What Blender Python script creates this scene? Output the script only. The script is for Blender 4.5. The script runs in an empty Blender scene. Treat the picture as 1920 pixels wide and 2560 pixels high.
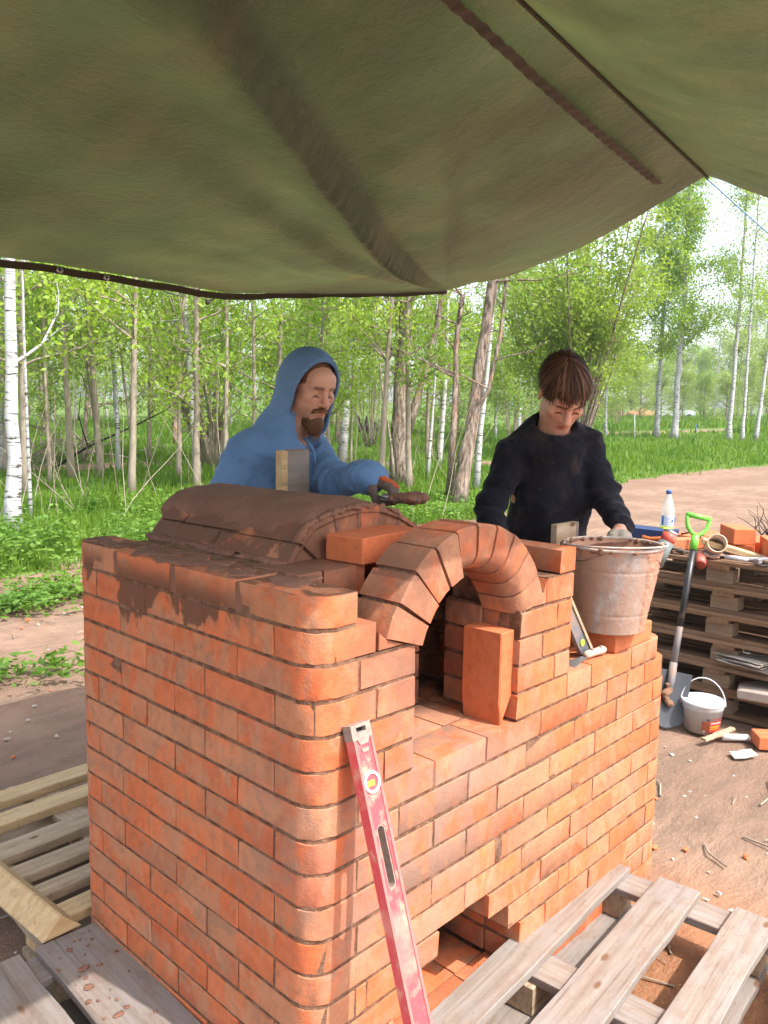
import bpy, math, random
import numpy as np
from mathutils import Vector, Matrix, Euler
random.seed(7); rng = np.random.default_rng(7)
S = bpy.context.scene
COL = S.collection
R = math.radians
# ------------------------------------------------------------------ camera
CAMP = np.array([-1.02548, -1.15162, 1.61701]); FPX = 2015.38
YAW, PITCH, ROLL = 0.813063, 0.117874, 0.017062
_f = np.array([math.sin(YAW)*math.cos(PITCH), math.cos(YAW)*math.cos(PITCH), -math.sin(PITCH)])
_r0 = np.array([math.cos(YAW), -math.sin(YAW), 0.0]); _u0 = np.cross(_r0, _f)
_r = math.cos(ROLL)*_r0 + math.sin(ROLL)*_u0; _u = -math.sin(ROLL)*_r0 + math.cos(ROLL)*_u0
cam = bpy.data.cameras.new('camera'); camo = bpy.data.objects.new('camera', cam); COL.objects.link(camo)
cam.sensor_fit = 'VERTICAL'; cam.sensor_height = 32.0; cam.lens = 32.0*FPX/2560.0
cam.clip_start = 0.05; cam.clip_end = 3000
M = Matrix.Identity(4)
for i in range(3):
    M[i][0] = _r[i]; M[i][1] = _u[i]; M[i][2] = -_f[i]; M[i][3] = CAMP[i]
camo.matrix_world = M
S.camera = camo
# ------------------------------------------------------------------ world, sun, exposure
SUN_DIR = Vector((-0.10, 0.67, -1.0)).normalized()          # the way the light travels
W = bpy.data.worlds.new('World'); S.world = W; W.use_nodes = True
wn = W.node_tree.nodes; wl = W.node_tree.links
bg = wn['Background']; sky = wn.new('ShaderNodeTexSky'); sky.sky_type = 'NISHITA'; sky.sun_disc = False
sky.sun_elevation = math.asin(-SUN_DIR.z)
sky.sun_rotation = math.atan2(-SUN_DIR.x, -SUN_DIR.y)
sky.air_density = 1.0; sky.dust_density = 3.5; sky.ozone_density = 1.0
hs = wn.new('ShaderNodeHueSaturation'); hs.inputs['Saturation'].default_value = 0.55     # a milky, hazy sky
wl.new(sky.outputs[0], hs.inputs['Color']); wl.new(hs.outputs[0], bg.inputs[0]); bg.inputs[1].default_value = 0.15
sun = bpy.data.lights.new('sun', 'SUN'); suno = bpy.data.objects.new('sun', sun); COL.objects.link(suno)
sun.energy = 2.0; sun.angle = R(0.5); sun.color = (1.0, 0.955, 0.91)
suno.rotation_euler = SUN_DIR.to_track_quat('-Z', 'Y').to_euler(); suno.location = (0, -8, 14)
S.view_settings.view_transform = 'Standard'; S.view_settings.look = 'None'
S.view_settings.exposure = 1.85; S.view_settings.gamma = 1.0; S.view_settings.use_curve_mapping = False
S.cycles.use_denoising = True
S.cycles.max_bounces = 7; S.cycles.diffuse_bounces = 4; S.cycles.transparent_max_bounces = 8
S.cycles.sample_clamp_indirect = 6.0; S.cycles.caustics_reflective = False; S.cycles.caustics_refractive = False
# ------------------------------------------------------------------ camera rays (used to read places off the photograph; source pixels)
K = 1/0.86406
def ray(px, py): return _f + _r*(px-960)/FPX - _u*(py-1280)/FPX
def onX(px, py, x): d = ray(px, py); return CAMP + d*(x-CAMP[0])/d[0]
def onY(px, py, y): d = ray(px, py); return CAMP + d*(y-CAMP[1])/d[1]
def onZ(px, py, z): d = ray(px, py); return CAMP + d*(z-CAMP[2])/d[2]
def atD(px, py, dep): return CAMP + ray(px, py)*dep
def terrain(x, y):
    d = np.hypot(np.asarray(x)-CAMP[0], np.asarray(y)-CAMP[1])
    t = np.maximum(d-8.5, 0)
    return 0.021*t*t/(t+3.0)
def ground(dx, dy):
    """point of the ground seen at (dx, dy), display pixels of the 1659-wide view"""
    d = ray(dx*K, dy*K)
    t = 1.0
    for _ in range(60):
        p = CAMP + d*t
        gap = p[2]-float(terrain(p[0], p[1]))
        if gap < 1e-3: break
        t += max(gap/(abs(d[2])+0.03)*0.7, 1e-3)
        if t > 400: break
    return CAMP + d*t
# ------------------------------------------------------------------ object helpers
def link(name, mesh, parent=None, mat=None):
    o = bpy.data.objects.new(name, mesh); COL.objects.link(o)
    if mat is not None and mesh is not None and len(mesh.materials) == 0: mesh.materials.append(mat)
    if parent is not None: o.parent = parent
    return o
def tag(o, label=None, cat=None, group=None, kind=None):
    if label: o['label'] = label
    if cat: o['category'] = cat
    if group: o['group'] = group
    if kind: o['kind'] = kind
    return o
def thing(name, label, cat, loc=(0, 0, 0), rotz=0.0, group=None):
    o = bpy.data.objects.new(name, None); COL.objects.link(o); o.location = loc; o.rotation_euler = (0, 0, rotz)
    o.empty_display_size = 0.1
    return tag(o, label, cat, group)
def copy_tree(o, parent=None):
    c = o.copy(); COL.objects.link(c)
    if parent is not None: c.parent = parent
    for ch in list(o.children): copy_tree(ch, c)
    return c
def npmesh(name, V, F, smooth=False, col=None):
    """V (n,3), F list of equal-size faces (m,k) array or list of tuples"""
    me = bpy.data.meshes.new(name)
    V = np.asarray(V, dtype=np.float32)
    if isinstance(F, np.ndarray):
        m, k = F.shape
        me.vertices.add(len(V)); me.vertices.foreach_set('co', V.ravel())
        me.loops.add(m*k); me.loops.foreach_set('vertex_index', F.astype(np.int32).ravel())
        me.polygons.add(m); me.polygons.foreach_set('loop_start', np.arange(0, m*k, k, dtype=np.int32))
        me.update(calc_edges=True)
    else:
        me.from_pydata(V.tolist(), [], [tuple(int(i) for i in f) for f in F])
    if smooth: me.polygons.foreach_set('use_smooth', np.ones(len(me.polygons), dtype=bool))
    if col is not None:
        a = me.color_attributes.new('Col', 'FLOAT_COLOR', 'POINT')
        c4 = np.ones((len(V), 4), dtype=np.float32); c4[:, :3] = col
        a.data.foreach_set('color', c4.ravel())
    me.validate(verbose=False) if False else None
    return me
class MB:
    """collects pieces of one mesh"""
    def __init__(s): s.v = []; s.f = []
    def add(s, V, F, mat=None):
        n = len(s.v)
        for p in V:
            p = Vector(p)
            s.v.append(tuple(mat @ p if mat is not None else p))
        for f in F: s.f.append(tuple(i+n for i in f))
        return s
    def box(s, c, d, rot=None, bev=0.0):
        x, y, z = d[0]/2, d[1]/2, d[2]/2
        V, F = prism_data([(-x, -y), (x, -y), (x, y), (-x, y)], -z, z, bev)
        m = Matrix.Translation(Vector(c)) @ (rot.to_4x4() if rot is not None else Matrix.Identity(4))
        return s.add(V, F, m)
    def prism(s, poly, z0, z1, bev=0.0, mat=None):
        V, F = prism_data(poly, z0, z1, bev); return s.add(V, F, mat)
    def tube(s, pts, rad, n=8, cap=True):
        V, F = tube_data(pts, rad, n, cap); return s.add(V, F)
    def lathe(s, prof, n=24, mat=None, cap0=True, cap1=True):
        V = []; F = []
        for (r, z) in prof:
            for i in range(n):
                a = 2*math.pi*i/n; V.append((r*math.cos(a), r*math.sin(a), z))
        for k in range(len(prof)-1):
            for i in range(n):
                j = (i+1) % n; F.append((k*n+i, k*n+j, (k+1)*n+j, (k+1)*n+i))
        if cap0: F.append(tuple(reversed(range(n))))
        if cap1: F.append(tuple(range((len(prof)-1)*n, len(prof)*n)))
        return s.add(V, F, mat)
    def mesh(s, name, smooth=False):
        me = bpy.data.meshes.new(name); me.from_pydata(s.v, [], s.f)
        if smooth: me.polygons.foreach_set('use_smooth', np.ones(len(me.polygons), dtype=bool))
        me.update(); return me
    def sharp(s, name, ang=35):
        me = s.mesh(name, True); me.set_sharp_from_angle(angle=math.radians(ang)); return me
    def build(s, name, mat, parent=None, smooth=False, loc=None):
        o = link(name, s.mesh(name, smooth), parent, mat)
        if loc is not None: o.location = loc
        return o
def prism_data(poly, z0, z1, bev=0.0):
    n = len(poly)
    if bev <= 0:
        V = [(x, y, z0) for x, y in poly]+[(x, y, z1) for x, y in poly]
        F = [tuple(reversed(range(n))), tuple(range(n, 2*n))]
        F += [(i, (i+1) % n, n+(i+1) % n, n+i) for i in range(n)]
        return V, F
    ins = []
    for i in range(n):
        a = Vector(poly[i-1]); b = Vector(poly[i]); c = Vector(poly[(i+1) % n])
        e1 = (b-a).normalized(); e2 = (c-b).normalized()
        n1 = Vector((-e1.y, e1.x)); n2 = Vector((-e2.y, e2.x))
        m = (n1+n2); L = m.length
        m = m/L if L > 1e-6 else n1
        k = bev/max(0.5, m.dot(n1)); ins.append((b.x+m.x*k, b.y+m.y*k))
    rings = [[(x, y, z0) for x, y in ins], [(x, y, z0+bev) for x, y in poly], [(x, y, z1-bev) for x, y in poly], [(x, y, z1) for x, y in ins]]
    V = [p for r_ in rings for p in r_]; F = [tuple(reversed(range(n))), tuple(range(3*n, 4*n))]
    for k in range(3):
        F += [(k*n+i, k*n+(i+1) % n, (k+1)*n+(i+1) % n, (k+1)*n+i) for i in range(n)]
    return V, F
def tube_data(pts, rad, n=8, cap=True):
    P = [Vector(p) for p in pts]; V = []; F = []
    if not hasattr(rad, '__len__'): rad = [rad]*len(P)
    up = Vector((0, 0, 1)); t0 = (P[1]-P[0]).normalized()
    if abs(t0.z) > 0.9: up = Vector((1, 0, 0))
    nx = t0.cross(up).normalized()
    for k, p in enumerate(P):
        t = (P[min(k+1, len(P)-1)]-P[max(k-1, 0)]).normalized()
        nx = (nx-t*nx.dot(t)).normalized(); ny = t.cross(nx)
        for i in range(n):
            a = 2*math.pi*i/n; V.append(p+(nx*math.cos(a)+ny*math.sin(a))*rad[k])
    for k in range(len(P)-1):
        for i in range(n):
            j = (i+1) % n; F.append((k*n+i, k*n+j, (k+1)*n+j, (k+1)*n+i))
    if cap: F.append(tuple(reversed(range(n)))); F.append(tuple(range((len(P)-1)*n, len(P)*n)))
    return V, F
def rounded_rect(x0, y0, x1, y1, ch=0.002, rnd=None, r=0.06, seg=6):
    """rectangle, corners chamfered by ch, the corners named in rnd (0 = x0y0, 1 = x1y0, 2 = x1y1, 3 = x0y1) rounded by r"""
    out = []; rnd = rnd or ()
    for k, (cx, cy, sx, sy) in enumerate([(x0, y0, 1, 1), (x1, y0, -1, 1), (x1, y1, -1, -1), (x0, y1, 1, -1)]):
        rr = r if k in rnd else ch; ns = seg if k in rnd else 1
        c = (cx+sx*rr, cy+sy*rr); a0 = math.pi+k*math.pi/2
        for i in range(ns+1):
            a = a0+(math.pi/2)*i/ns; out.append((c[0]+rr*math.cos(a), c[1]+rr*math.sin(a)))
    return out
# ------------------------------------------------------------------ material helpers
class NT:
    def __init__(s, name, rough=0.8, spec=0.3):
        s.m = bpy.data.materials.new(name); s.m.use_nodes = True
        s.n = s.m.node_tree.nodes; s.l = s.m.node_tree.links
        s.b = s.n['Principled BSDF']; s.b.inputs['Roughness'].default_value = rough
        s.b.inputs['Specular IOR Level'].default_value = spec
    def node(s, t, **kw):
        nd = s.n.new(t)
        for k, v in kw.items():
            if hasattr(nd, k): setattr(nd, k, v)
            else: nd.inputs[k].default_value = v
        return nd
    def lk(s, a, b): s.l.new(a, b)
    def pos(s, scale=(1, 1, 1), obj=False, rand=0.0):
        if obj:
            src = s.node('ShaderNodeTexCoord').outputs['Object']
        else:
            src = s.node('ShaderNodeNewGeometry').outputs['Position']
        mp = s.node('ShaderNodeMapping'); s.lk(src, mp.inputs['Vector']); mp.inputs['Scale'].default_value = scale
        if rand:
            oi = s.node('ShaderNodeObjectInfo'); ml = s.node('ShaderNodeMath', operation='MULTIPLY'); ml.inputs[1].default_value = rand
            s.lk(oi.outputs['Random'], ml.inputs[0]); cb = s.node('ShaderNodeCombineXYZ')
            for i in range(3): s.lk(ml.outputs[0], cb.inputs[i])
            s.lk(cb.outputs[0], mp.inputs['Location'])
        return mp.outputs[0]
    def noise(s, vec, scale=5, detail=4, rough=0.55, dist=0.0):
        nd = s.node('ShaderNodeTexNoise'); nd.inputs['Scale'].default_value = scale; nd.inputs['Detail'].default_value = detail
        nd.inputs['Roughness'].default_value = rough; nd.inputs['Distortion'].default_value = dist
        s.lk(vec, nd.inputs['Vector']); return nd.outputs['Fac']
    def ramp(s, fac, stops):
        nd = s.node('ShaderNodeValToRGB'); cr = nd.color_ramp
        while len(cr.elements) < len(stops): cr.elements.new(0.5)
        for e, (p, c) in zip(cr.elements, stops):
            e.position = p; e.color = (*c, 1) if len(c) == 3 else c
        s.lk(fac, nd.inputs[0]); return nd.outputs[0]
    def step(s, fac, lo, hi):
        nd = s.node('ShaderNodeMapRange'); nd.interpolation_type = 'SMOOTHSTEP'
        nd.inputs['From Min'].default_value = lo; nd.inputs['From Max'].default_value = hi
        s.lk(fac, nd.inputs['Value']); return nd.outputs[0]
    def mix(s, fac, a, b, mode='MIX'):
        nd = s.node('ShaderNodeMix'); nd.data_type = 'RGBA'; nd.blend_type = mode
        for src, k in ((fac, 0), (a, 6), (b, 7)):
            if isinstance(src, (int, float)): nd.inputs[k].default_value = src
            elif isinstance(src, tuple): nd.inputs[k].default_value = (*src, 1)
            else: s.lk(src, nd.inputs[k])
        return nd.outputs[2]
    def math(s, op, a, b=None, clamp=False):
        nd = s.node('ShaderNodeMath', operation=op); nd.use_clamp = clamp
        for i, src in enumerate((a, b)):
            if src is None: continue
            if isinstance(src, (int, float)): nd.inputs[i].default_value = src
            else: s.lk(src, nd.inputs[i])
        return nd.outputs[0]
    def xyz(s, vec):
        nd = s.node('ShaderNodeSeparateXYZ'); s.lk(vec, nd.inputs[0]); return nd.outputs
    def rand(s): return s.node('ShaderNodeObjectInfo').outputs['Random']
    def attr(s, name='Col'):
        nd = s.node('ShaderNodeAttribute'); nd.attribute_name = name; return nd.outputs['Color']
    def color(s, c):
        if isinstance(c, tuple): s.b.inputs['Base Color'].default_value = (*c, 1)
        else: s.lk(c, s.b.inputs['Base Color'])
        return s
    def bump(s, h, strength=0.3, dist=0.01):
        nd = s.node('ShaderNodeBump'); nd.inputs['Strength'].default_value = strength; nd.inputs['Distance'].default_value = dist
        s.lk(h, nd.inputs['Height']); s.lk(nd.outputs[0], s.b.inputs['Normal']); return s
    def rough(s, v):
        if isinstance(v, (int, float)): s.b.inputs['Roughness'].default_value = v
        else: s.lk(v, s.b.inputs['Roughness'])
        return s
def plain(name, c, rough=0.7, spec=0.3, bump=0.0, bscale=80, metal=0.0, var=0.0):
    t = NT(name, rough, spec); t.b.inputs['Metallic'].default_value = metal
    p = t.pos(obj=True, rand=7.0)
    if var > 0:
        nf = t.noise(p, 9, 6, 0.6)
        t.color(t.mix(t.step(nf, 0.3, 0.7), tuple(x*(1-var) for x in c), tuple(min(1, x*(1+var)) for x in c)))
    else: t.color(c)
    if bump > 0: t.bump(t.noise(p, bscale, 4), bump, 0.003)
    return t.m
MAT = {}
def m_brick(name, stain=True, dusty=0.5):
    t = NT(name, 0.85, 0.25); p = t.pos(); rnd = t.rand(); x, y, z = t.xyz(t.node('ShaderNodeNewGeometry').outputs['Position'])
    base = t.ramp(rnd, [(0.0, (0.50, 0.128, 0.046)), (0.35, (0.53, 0.150, 0.058)), (0.7, (0.47, 0.112, 0.040)), (1.0, (0.54, 0.175, 0.078))])
    off = t.pos((1, 1, 1), rand=13.0)
    pale = t.step(t.noise(off, 7, 5, 0.6), 0.48, 0.72)
    c = t.mix(t.math('MULTIPLY', pale, 0.35 if stain else 0.12), base, (0.54, 0.23, 0.12))
    red = t.step(t.noise(off, 4.5, 3), 0.55, 0.75)
    c = t.mix(t.math('MULTIPLY', red, 0.5), c, (0.42, 0.085, 0.03))
    # mortar dust wiped over the faces, in vertical streaks
    d1 = t.noise(t.pos((1.0, 1.0, 0.5), rand=5.0), 9, 9, 0.68, 0.8); d2 = t.noise(t.pos(rand=3.0), 3.2, 5, 0.6)
    dust = t.math('MULTIPLY', t.step(t.math('ADD', d1, t.math('MULTIPLY', t.math('SUBTRACT', d2, 0.5), 0.9)), 0.46, 0.58), dusty)
    c = t.mix(dust, c, (0.40, 0.205, 0.115))
    g1 = t.noise(t.pos((1, 1, .8), rand=21.0), 6.5, 9, 0.72, 1.0); c = t.mix(t.math('MULTIPLY', t.step(g1, 0.50, 0.60), dusty*0.75), c, (0.26, 0.15, 0.095))
    d3 = t.noise(t.pos((1.0, 1.0, 0.14), rand=8.0), 30, 7, 0.7)
    c = t.mix(t.math('MULTIPLY', t.step(d3, 0.55, 0.68), dusty*0.5), c, (0.28, 0.15, 0.09))
    mot = t.noise(off, 38, 6, 0.7)
    c = t.mix(1.0, c, t.ramp(mot, [(0.30, (0.80, 0.77, 0.75)), (0.50, (1.0, 1.0, 1.0)), (0.72, (1.08, 1.10, 1.14))]), 'MULTIPLY')
    fine = t.step(t.noise(off, 170, 3), 0.60, 0.72)
    c = t.mix(t.math('MULTIPLY', fine, 0.22), c, (0.20, 0.09, 0.05))
    vo = t.node('ShaderNodeTexVoronoi'); vo.inputs['Scale'].default_value = 55; t.lk(off, vo.inputs['Vector'])
    pit = t.math('MULTIPLY', t.step(vo.outputs['Distance'], 0.11, 0.06), t.step(mot, 0.5, 0.6)); c = t.mix(pit, c, (0.11, 0.05, 0.03))
    if stain:
        n1 = t.noise(t.pos((1, 1, 0.55)), 9, 8, 0.68, 0.3); n2 = t.noise(t.pos(), 2.6, 4)
        # wet clay mortar that ran down from the top of the left wall
        zz = t.math('ADD', z, t.math('MULTIPLY', t.math('SUBTRACT', n1, 0.5), 0.42))
        zz = t.math('ADD', zz, t.math('MULTIPLY', t.math('SUBTRACT', n2, 0.5), 0.42))
        near = t.step(x, 0.02, 0.006); ylo = t.step(y, 0.12, 0.34)
        runs = t.math('MULTIPLY', t.math('MULTIPLY', t.step(zz, 1.150, 1.175), t.step(z, 1.262, 1.200)), t.math('MULTIPLY', near, ylo))
        topm = t.math('MULTIPLY', t.step(z, 1.2590, 1.2598), t.step(n1, 0.40, 0.50))
        topm = t.math('MULTIPLY', topm, t.step(x, 0.40, 0.25))
        wet = t.math('MAXIMUM', runs, topm)
        c = t.mix(t.math('MULTIPLY', wet, 0.88), c, (0.105, 0.048, 0.028))
        # grey wash round the hearth and the lower front
        g = t.node('ShaderNodeVectorMath', operation='DISTANCE'); t.lk(t.node('ShaderNodeNewGeometry').outputs['Position'], g.inputs[0]); g.inputs[1].default_value = (0.36, 0.0, 0.72)
        gm = t.math('MULTIPLY', t.step(g.outputs['Value'], 0.62, 0.10), t.step(n1, 0.40, 0.58))
        c = t.mix(t.math('MULTIPLY', gm, 0.75), c, (0.24, 0.16, 0.125))
        # soot and mud on the arch
        g2 = t.node('ShaderNodeVectorMath', operation='DISTANCE'); t.lk(t.node('ShaderNodeNewGeometry').outputs['Position'], g2.inputs[0]); g2.inputs[1].default_value = (0.47, 0.16, 1.22)
        am = t.math('MULTIPLY', t.step(g2.outputs['Value'], 0.52, 0.25), t.step(n1, 0.30, 0.62))
        c = t.mix(t.math('MULTIPLY', am, 0.72), c, (0.19, 0.088, 0.056))
        bk = t.math('MULTIPLY', t.step(y, 0.16, 0.30), t.step(n1, 0.30, 0.60))  # shade of the fire chamber painted into the bricks; staining on the vault above
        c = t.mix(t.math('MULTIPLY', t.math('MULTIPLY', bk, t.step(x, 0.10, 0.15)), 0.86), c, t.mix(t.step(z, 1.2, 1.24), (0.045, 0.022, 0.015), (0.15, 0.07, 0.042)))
    t.color(c)
    h = t.math('ADD', t.math('MULTIPLY', t.noise(off, 220, 3), 0.5), t.math('MULTIPLY', t.noise(off, 42, 5, 0.65), 1.0))
    h = t.math('ADD', h, t.math('MULTIPLY', mot, 0.8)); t.bump(h, 0.55, 0.0035)
    return t.m
MAT['brick'] = m_brick('fired_brick', True, 0.68)
MAT['loose_brick'] = m_brick('loose_brick', False, 0.10)
t = NT('clay_mortar', 0.95, 0.1); p = t.pos()
cn = t.noise(p, 30, 6, 0.6)
t.color(t.mix(t.step(cn, 0.35, 0.65), (0.12, 0.06, 0.036), (0.24, 0.135, 0.086)))
t.bump(t.math('ADD', t.noise(p, 150, 4, 0.7), t.math('MULTIPLY', t.noise(p, 40, 3), 1.5)), 0.9, 0.006); MAT['mortar'] = t.m
t = NT('wet_clay', 0.82, 0.25); p = t.pos()
cn = t.noise(p, 11, 9, 0.7)
t.color(t.mix(t.step(cn, 0.3, 0.7), (0.165, 0.074, 0.046), (0.215, 0.106, 0.070)))
t.bump(t.math('ADD', t.noise(t.pos((1, 2.6, 1)), 12, 8, 0.68), t.math('MULTIPLY', t.noise(p, 120, 4, .7), 0.5)), 0.55, 0.010); MAT['clay'] = t.m
t = NT('dark_clay', 0.8, 0.25); p = t.pos(); t.color((0.06, 0.03, 0.022)); t.bump(t.noise(p, 45, 6, 0.6), 0.7, 0.012); MAT['dark_clay'] = t.m
def m_wood(name, c0, c1, grey=0.0, rough=0.8, dirt=0.25):
    t = NT(name, rough, 0.25)
    g = t.noise(t.pos((2.0, 55, 30), obj=True, rand=9.0), 1.0, 6, 0.62, 0.25)
    c = t.mix(t.step(g, 0.3, 0.7), c0, c1)
    big = t.noise(t.pos((3, 9, 9), obj=True, rand=17.0), 1.6, 6, 0.65)
    if grey: c = t.mix(t.math('MULTIPLY', t.step(big, 0.38, 0.62), grey), c, (0.245, 0.23, 0.22))
    d2 = t.noise(t.pos((4, 10, 10), obj=True, rand=3.0), 2.2, 8, 0.7)
    c = t.mix(t.math('MULTIPLY', t.step(d2, 0.48, 0.66), dirt), c, (0.17, 0.095, 0.06))
    d3 = t.noise(t.pos((2, 60, 60), obj=True, rand=31.0), 1.0, 8, 0.75); c = t.mix(t.math('MULTIPLY', t.step(d3, 0.56, 0.66), 0.55), c, (0.10, 0.065, 0.045))
    d4 = t.noise(t.pos((60, 60, 60), obj=True, rand=41.0), 1.0, 3, 0.6); c = t.mix(t.math('MULTIPLY', t.step(d4, 0.60, 0.72), 0.4), c, (0.12, 0.08, 0.055))
    kn = t.node('ShaderNodeTexVoronoi'); kn.inputs['Scale'].default_value = 1.0; t.lk(t.pos((5, 11, 11), obj=True, rand=23.0), kn.inputs['Vector'])
    c = t.mix(t.step(kn.outputs['Distance'], 0.13, 0.05), c, (0.14, 0.075, 0.04))
    c = t.mix(1.0, c, t.ramp(t.rand(), [(0, (0.80, 0.80, 0.82)), (1, (1.0, 1.0, 1.0))]), 'MULTIPLY')
    t.color(c); t.bump(t.math('ADD', g, t.math('MULTIPLY', d2, 0.6)), 0.5, 0.003); return t.m
MAT['grey_wood'] = m_wood('weathered_wood', (0.175, 0.135, 0.105), (0.275, 0.225, 0.185), 0.45, 0.75, 0.36)
MAT['new_wood'] = m_wood('fresh_pine', (0.50, 0.32, 0.15), (0.62, 0.44, 0.24), 0.0, 0.7, 0.12)
MAT['tan_wood'] = m_wood('tan_pallet_wood', (0.36, 0.25, 0.15), (0.50, 0.38, 0.25), 0.12, 0.8, 0.35)
MAT['brown_wood'] = m_wood('dirty_pallet_wood', (0.15, 0.080, 0.040), (0.26, 0.150, 0.080), 0.10, 0.8, 0.45)
def m_metal(name, c, rough=0.45, metal=0.9, dirt=None, amt=0.5, sc=14):
    t = NT(name, rough, 0.5); t.b.inputs['Metallic'].default_value = metal
    if dirt:
        n = t.noise(t.pos(obj=True, rand=5.0), sc, 8, 0.65); k = t.step(n, 0.5-0.12, 0.5+0.1)
        t.color(t.mix(t.math('MULTIPLY', k, amt), c, dirt)); t.lk(t.math('SUBTRACT', metal, t.math('MULTIPLY', k, metal*amt)), t.b.inputs['Metallic'])
        t.lk(t.math('ADD', rough, t.math('MULTIPLY', k, 0.4)), t.b.inputs['Roughness']); t.bump(n, 0.25, 0.004)
    else: t.color(c)
    return t.m
MAT['steel'] = m_metal('dull_steel', (0.45, 0.45, 0.46), 0.4)
MAT['muddy_steel'] = m_metal('muddy_steel', (0.20, 0.22, 0.25), 0.45, 0.7, (0.26, 0.16, 0.10), 0.8, 11)
MAT['wire'] = m_metal('bucket_wire', (0.62, 0.55, 0.50), 0.5, 0.5, (0.40, 0.25, 0.18), 0.6, 30)
# ------------------------------------------------------------------ the brick stove (corner of the two seen faces at x = y = 0)
ZT, HC, LY = 1.26, 0.07414, 1.018
def zc(c): return ZT-c*HC                       # top of course c
stove = thing('brick_stove', 'unfinished orange brick stove with an arched mouth and clay-coated vault', 'stove')
_bm = {}; nbrick = [0]
def brick_mesh(lx, ly, lz, rnd=(), jit=0.0009, bev=0.0014):
    v = random.randrange(3); key = (round(lx, 3), round(ly, 3), round(lz, 3), rnd, v)
    if key in _bm: return _bm[key]
    V, F = prism_data(rounded_rect(-lx/2, -ly/2, lx/2, ly/2, 0.0013, rnd, 0.062, 6), -lz/2, lz/2, bev)
    V = [(x+random.gauss(0, jit), y+random.gauss(0, jit), z+random.gauss(0, jit)) for x, y, z in V]
    me = bpy.data.meshes.new('brick'); me.from_pydata(V, [], F); me.polygons.foreach_set('use_smooth', [True]*len(me.polygons)); me.update(); me.set_sharp_from_angle(angle=R(32)); _bm[key] = me
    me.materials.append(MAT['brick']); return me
def brick(x0, y0, x1, y1, c, rnd=(), g=0.003, z0=None, z1=None, tilt=0.0):
    """one laid brick: plan x0..x1, y0..y1 (joint half-gap g taken off inside edges), course c"""
    za = zc(c+1)+0.009 if z0 is None else z0; zb = zc(c) if z1 is None else z1
    o = link('brick', brick_mesh(x1-x0, y1-y0, zb-za, rnd), stove)
    o.location = ((x0+x1)/2+random.gauss(0, .0006), (y0+y1)/2+random.gauss(0, .0006), (za+zb)/2+random.gauss(0, .0006))
    o.rotation_euler = (random.gauss(0, .0018), random.gauss(0, .0018), random.gauss(0, .0022)+tilt); nbrick[0] += 1
    return o
P = 0.1275; G = 0.0028
def yl(n): return LY-P*n
# left face, courses 0..16
for c in range(17):
    even = c % 2 == 0
    js = [0, 2, 4, 6] if even else [0, 1, 3, 5, 7]
    if c == 0: js = [0, 1.85, 4.0, 6.02]
    for a, b in zip(js[:-1], js[1:]):
        gap = G if c else (0.013 if a >= 1.8 else 0.006)
        y0, y1 = yl(b)+gap, yl(a)-(gap if a else 0)
        dep = 0.25 if (not even and a == 0) else 0.12
        brick(0, y0, dep, y1, c, (3,) if a == 0 else ())
    # near corner brick
    xe = (0.121 if c == 0 else 0.127) if even else (0.178 if c in (1, 3) else 0.206 if c == 5 else 0.2575)
    brick(0, 0, xe-G, yl(js[-1])-G-(0.004 if c == 0 else 0), c, (0,))
# front face
def run(c, joints, last_round=False, dep=0.12):
    for i, (a, b) in enumerate(zip(joints[:-1], joints[1:])):
        end = last_round and i == len(joints)-2
        brick(a+G, 0, b-(0 if end else G), dep, c, (1,) if end else ())
XW = 1.652
for c in (2, 3, 4, 5): run(c, [{2: 0.127, 3: 0.178, 4: 0.127, 5: 0.206}[c], 0.305])
run(6, [0.127, 0.379, 0.584, 0.836, 1.091, 1.213, 1.339, 1.463, XW-0.012], True)
for c in (7, 9, 11): run(c, [0.2575, 0.5125, 0.7675, 1.0225, 1.2775, 1.5345, XW], True)
for c in (8, 10): run(c, [0.127, 0.381, 0.64, 0.893, 1.149, 1.402, XW], True)
run(12, [0.127, 0.163, 0.414]); run(12, [0.617, 0.867, 1.129, 1.39, XW], True)
run(13, [0.127, 0.31]); run(13, [0.712, 0.967, 1.028, 1.28, 1.53, XW], True)
run(14, [0.127, 0.256]); run(14, [0.771, 0.90, 1.146, 1.40, XW], True)
run(15, [0.127, 0.256]); run(15, [0.771, 1.02, 1.275, 1.53, XW], True)
run(16, [0.127, 0.381, 0.636, 0.9, 1.15, 1.40, XW], True)
# right jamb of the mouth
run(2, [0.715, 0.897, 0.979]); run(3, [0.715, 0.830, 0.978]); run(4, [0.714, 0.894, 0.975]); run(5, [0.713, 0.969])
for c in (2, 3, 4, 5):
    brick(0.715, 0.126, 0.93, 0.25, c)
    brick(0.19, 0.126, 0.305, 0.25, c)
brick(0.843, 0, 0.981, 0.12, 1); brick(0.906, 0, 0.982, 0.25, 0)
# right hand step, course 5, and the row behind it
run(5, [0.969, 1.107, 1.364, 1.60], True)
for a, b in ((0.985, 1.235), (1.24, 1.49), (1.495, 1.63)): brick(a, 0.128, b, 0.247, 5)
for a, b in ((0.985, 1.235), (1.24, 1.49), (1.495, 1.65)): brick(a, 0.128, b, 0.247, 6)
# right end of the wing
for c in range(6, 17):
    brick(XW-0.125, 0.126, XW-(0.012 if c == 6 else 0), 0.25, c)
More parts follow.
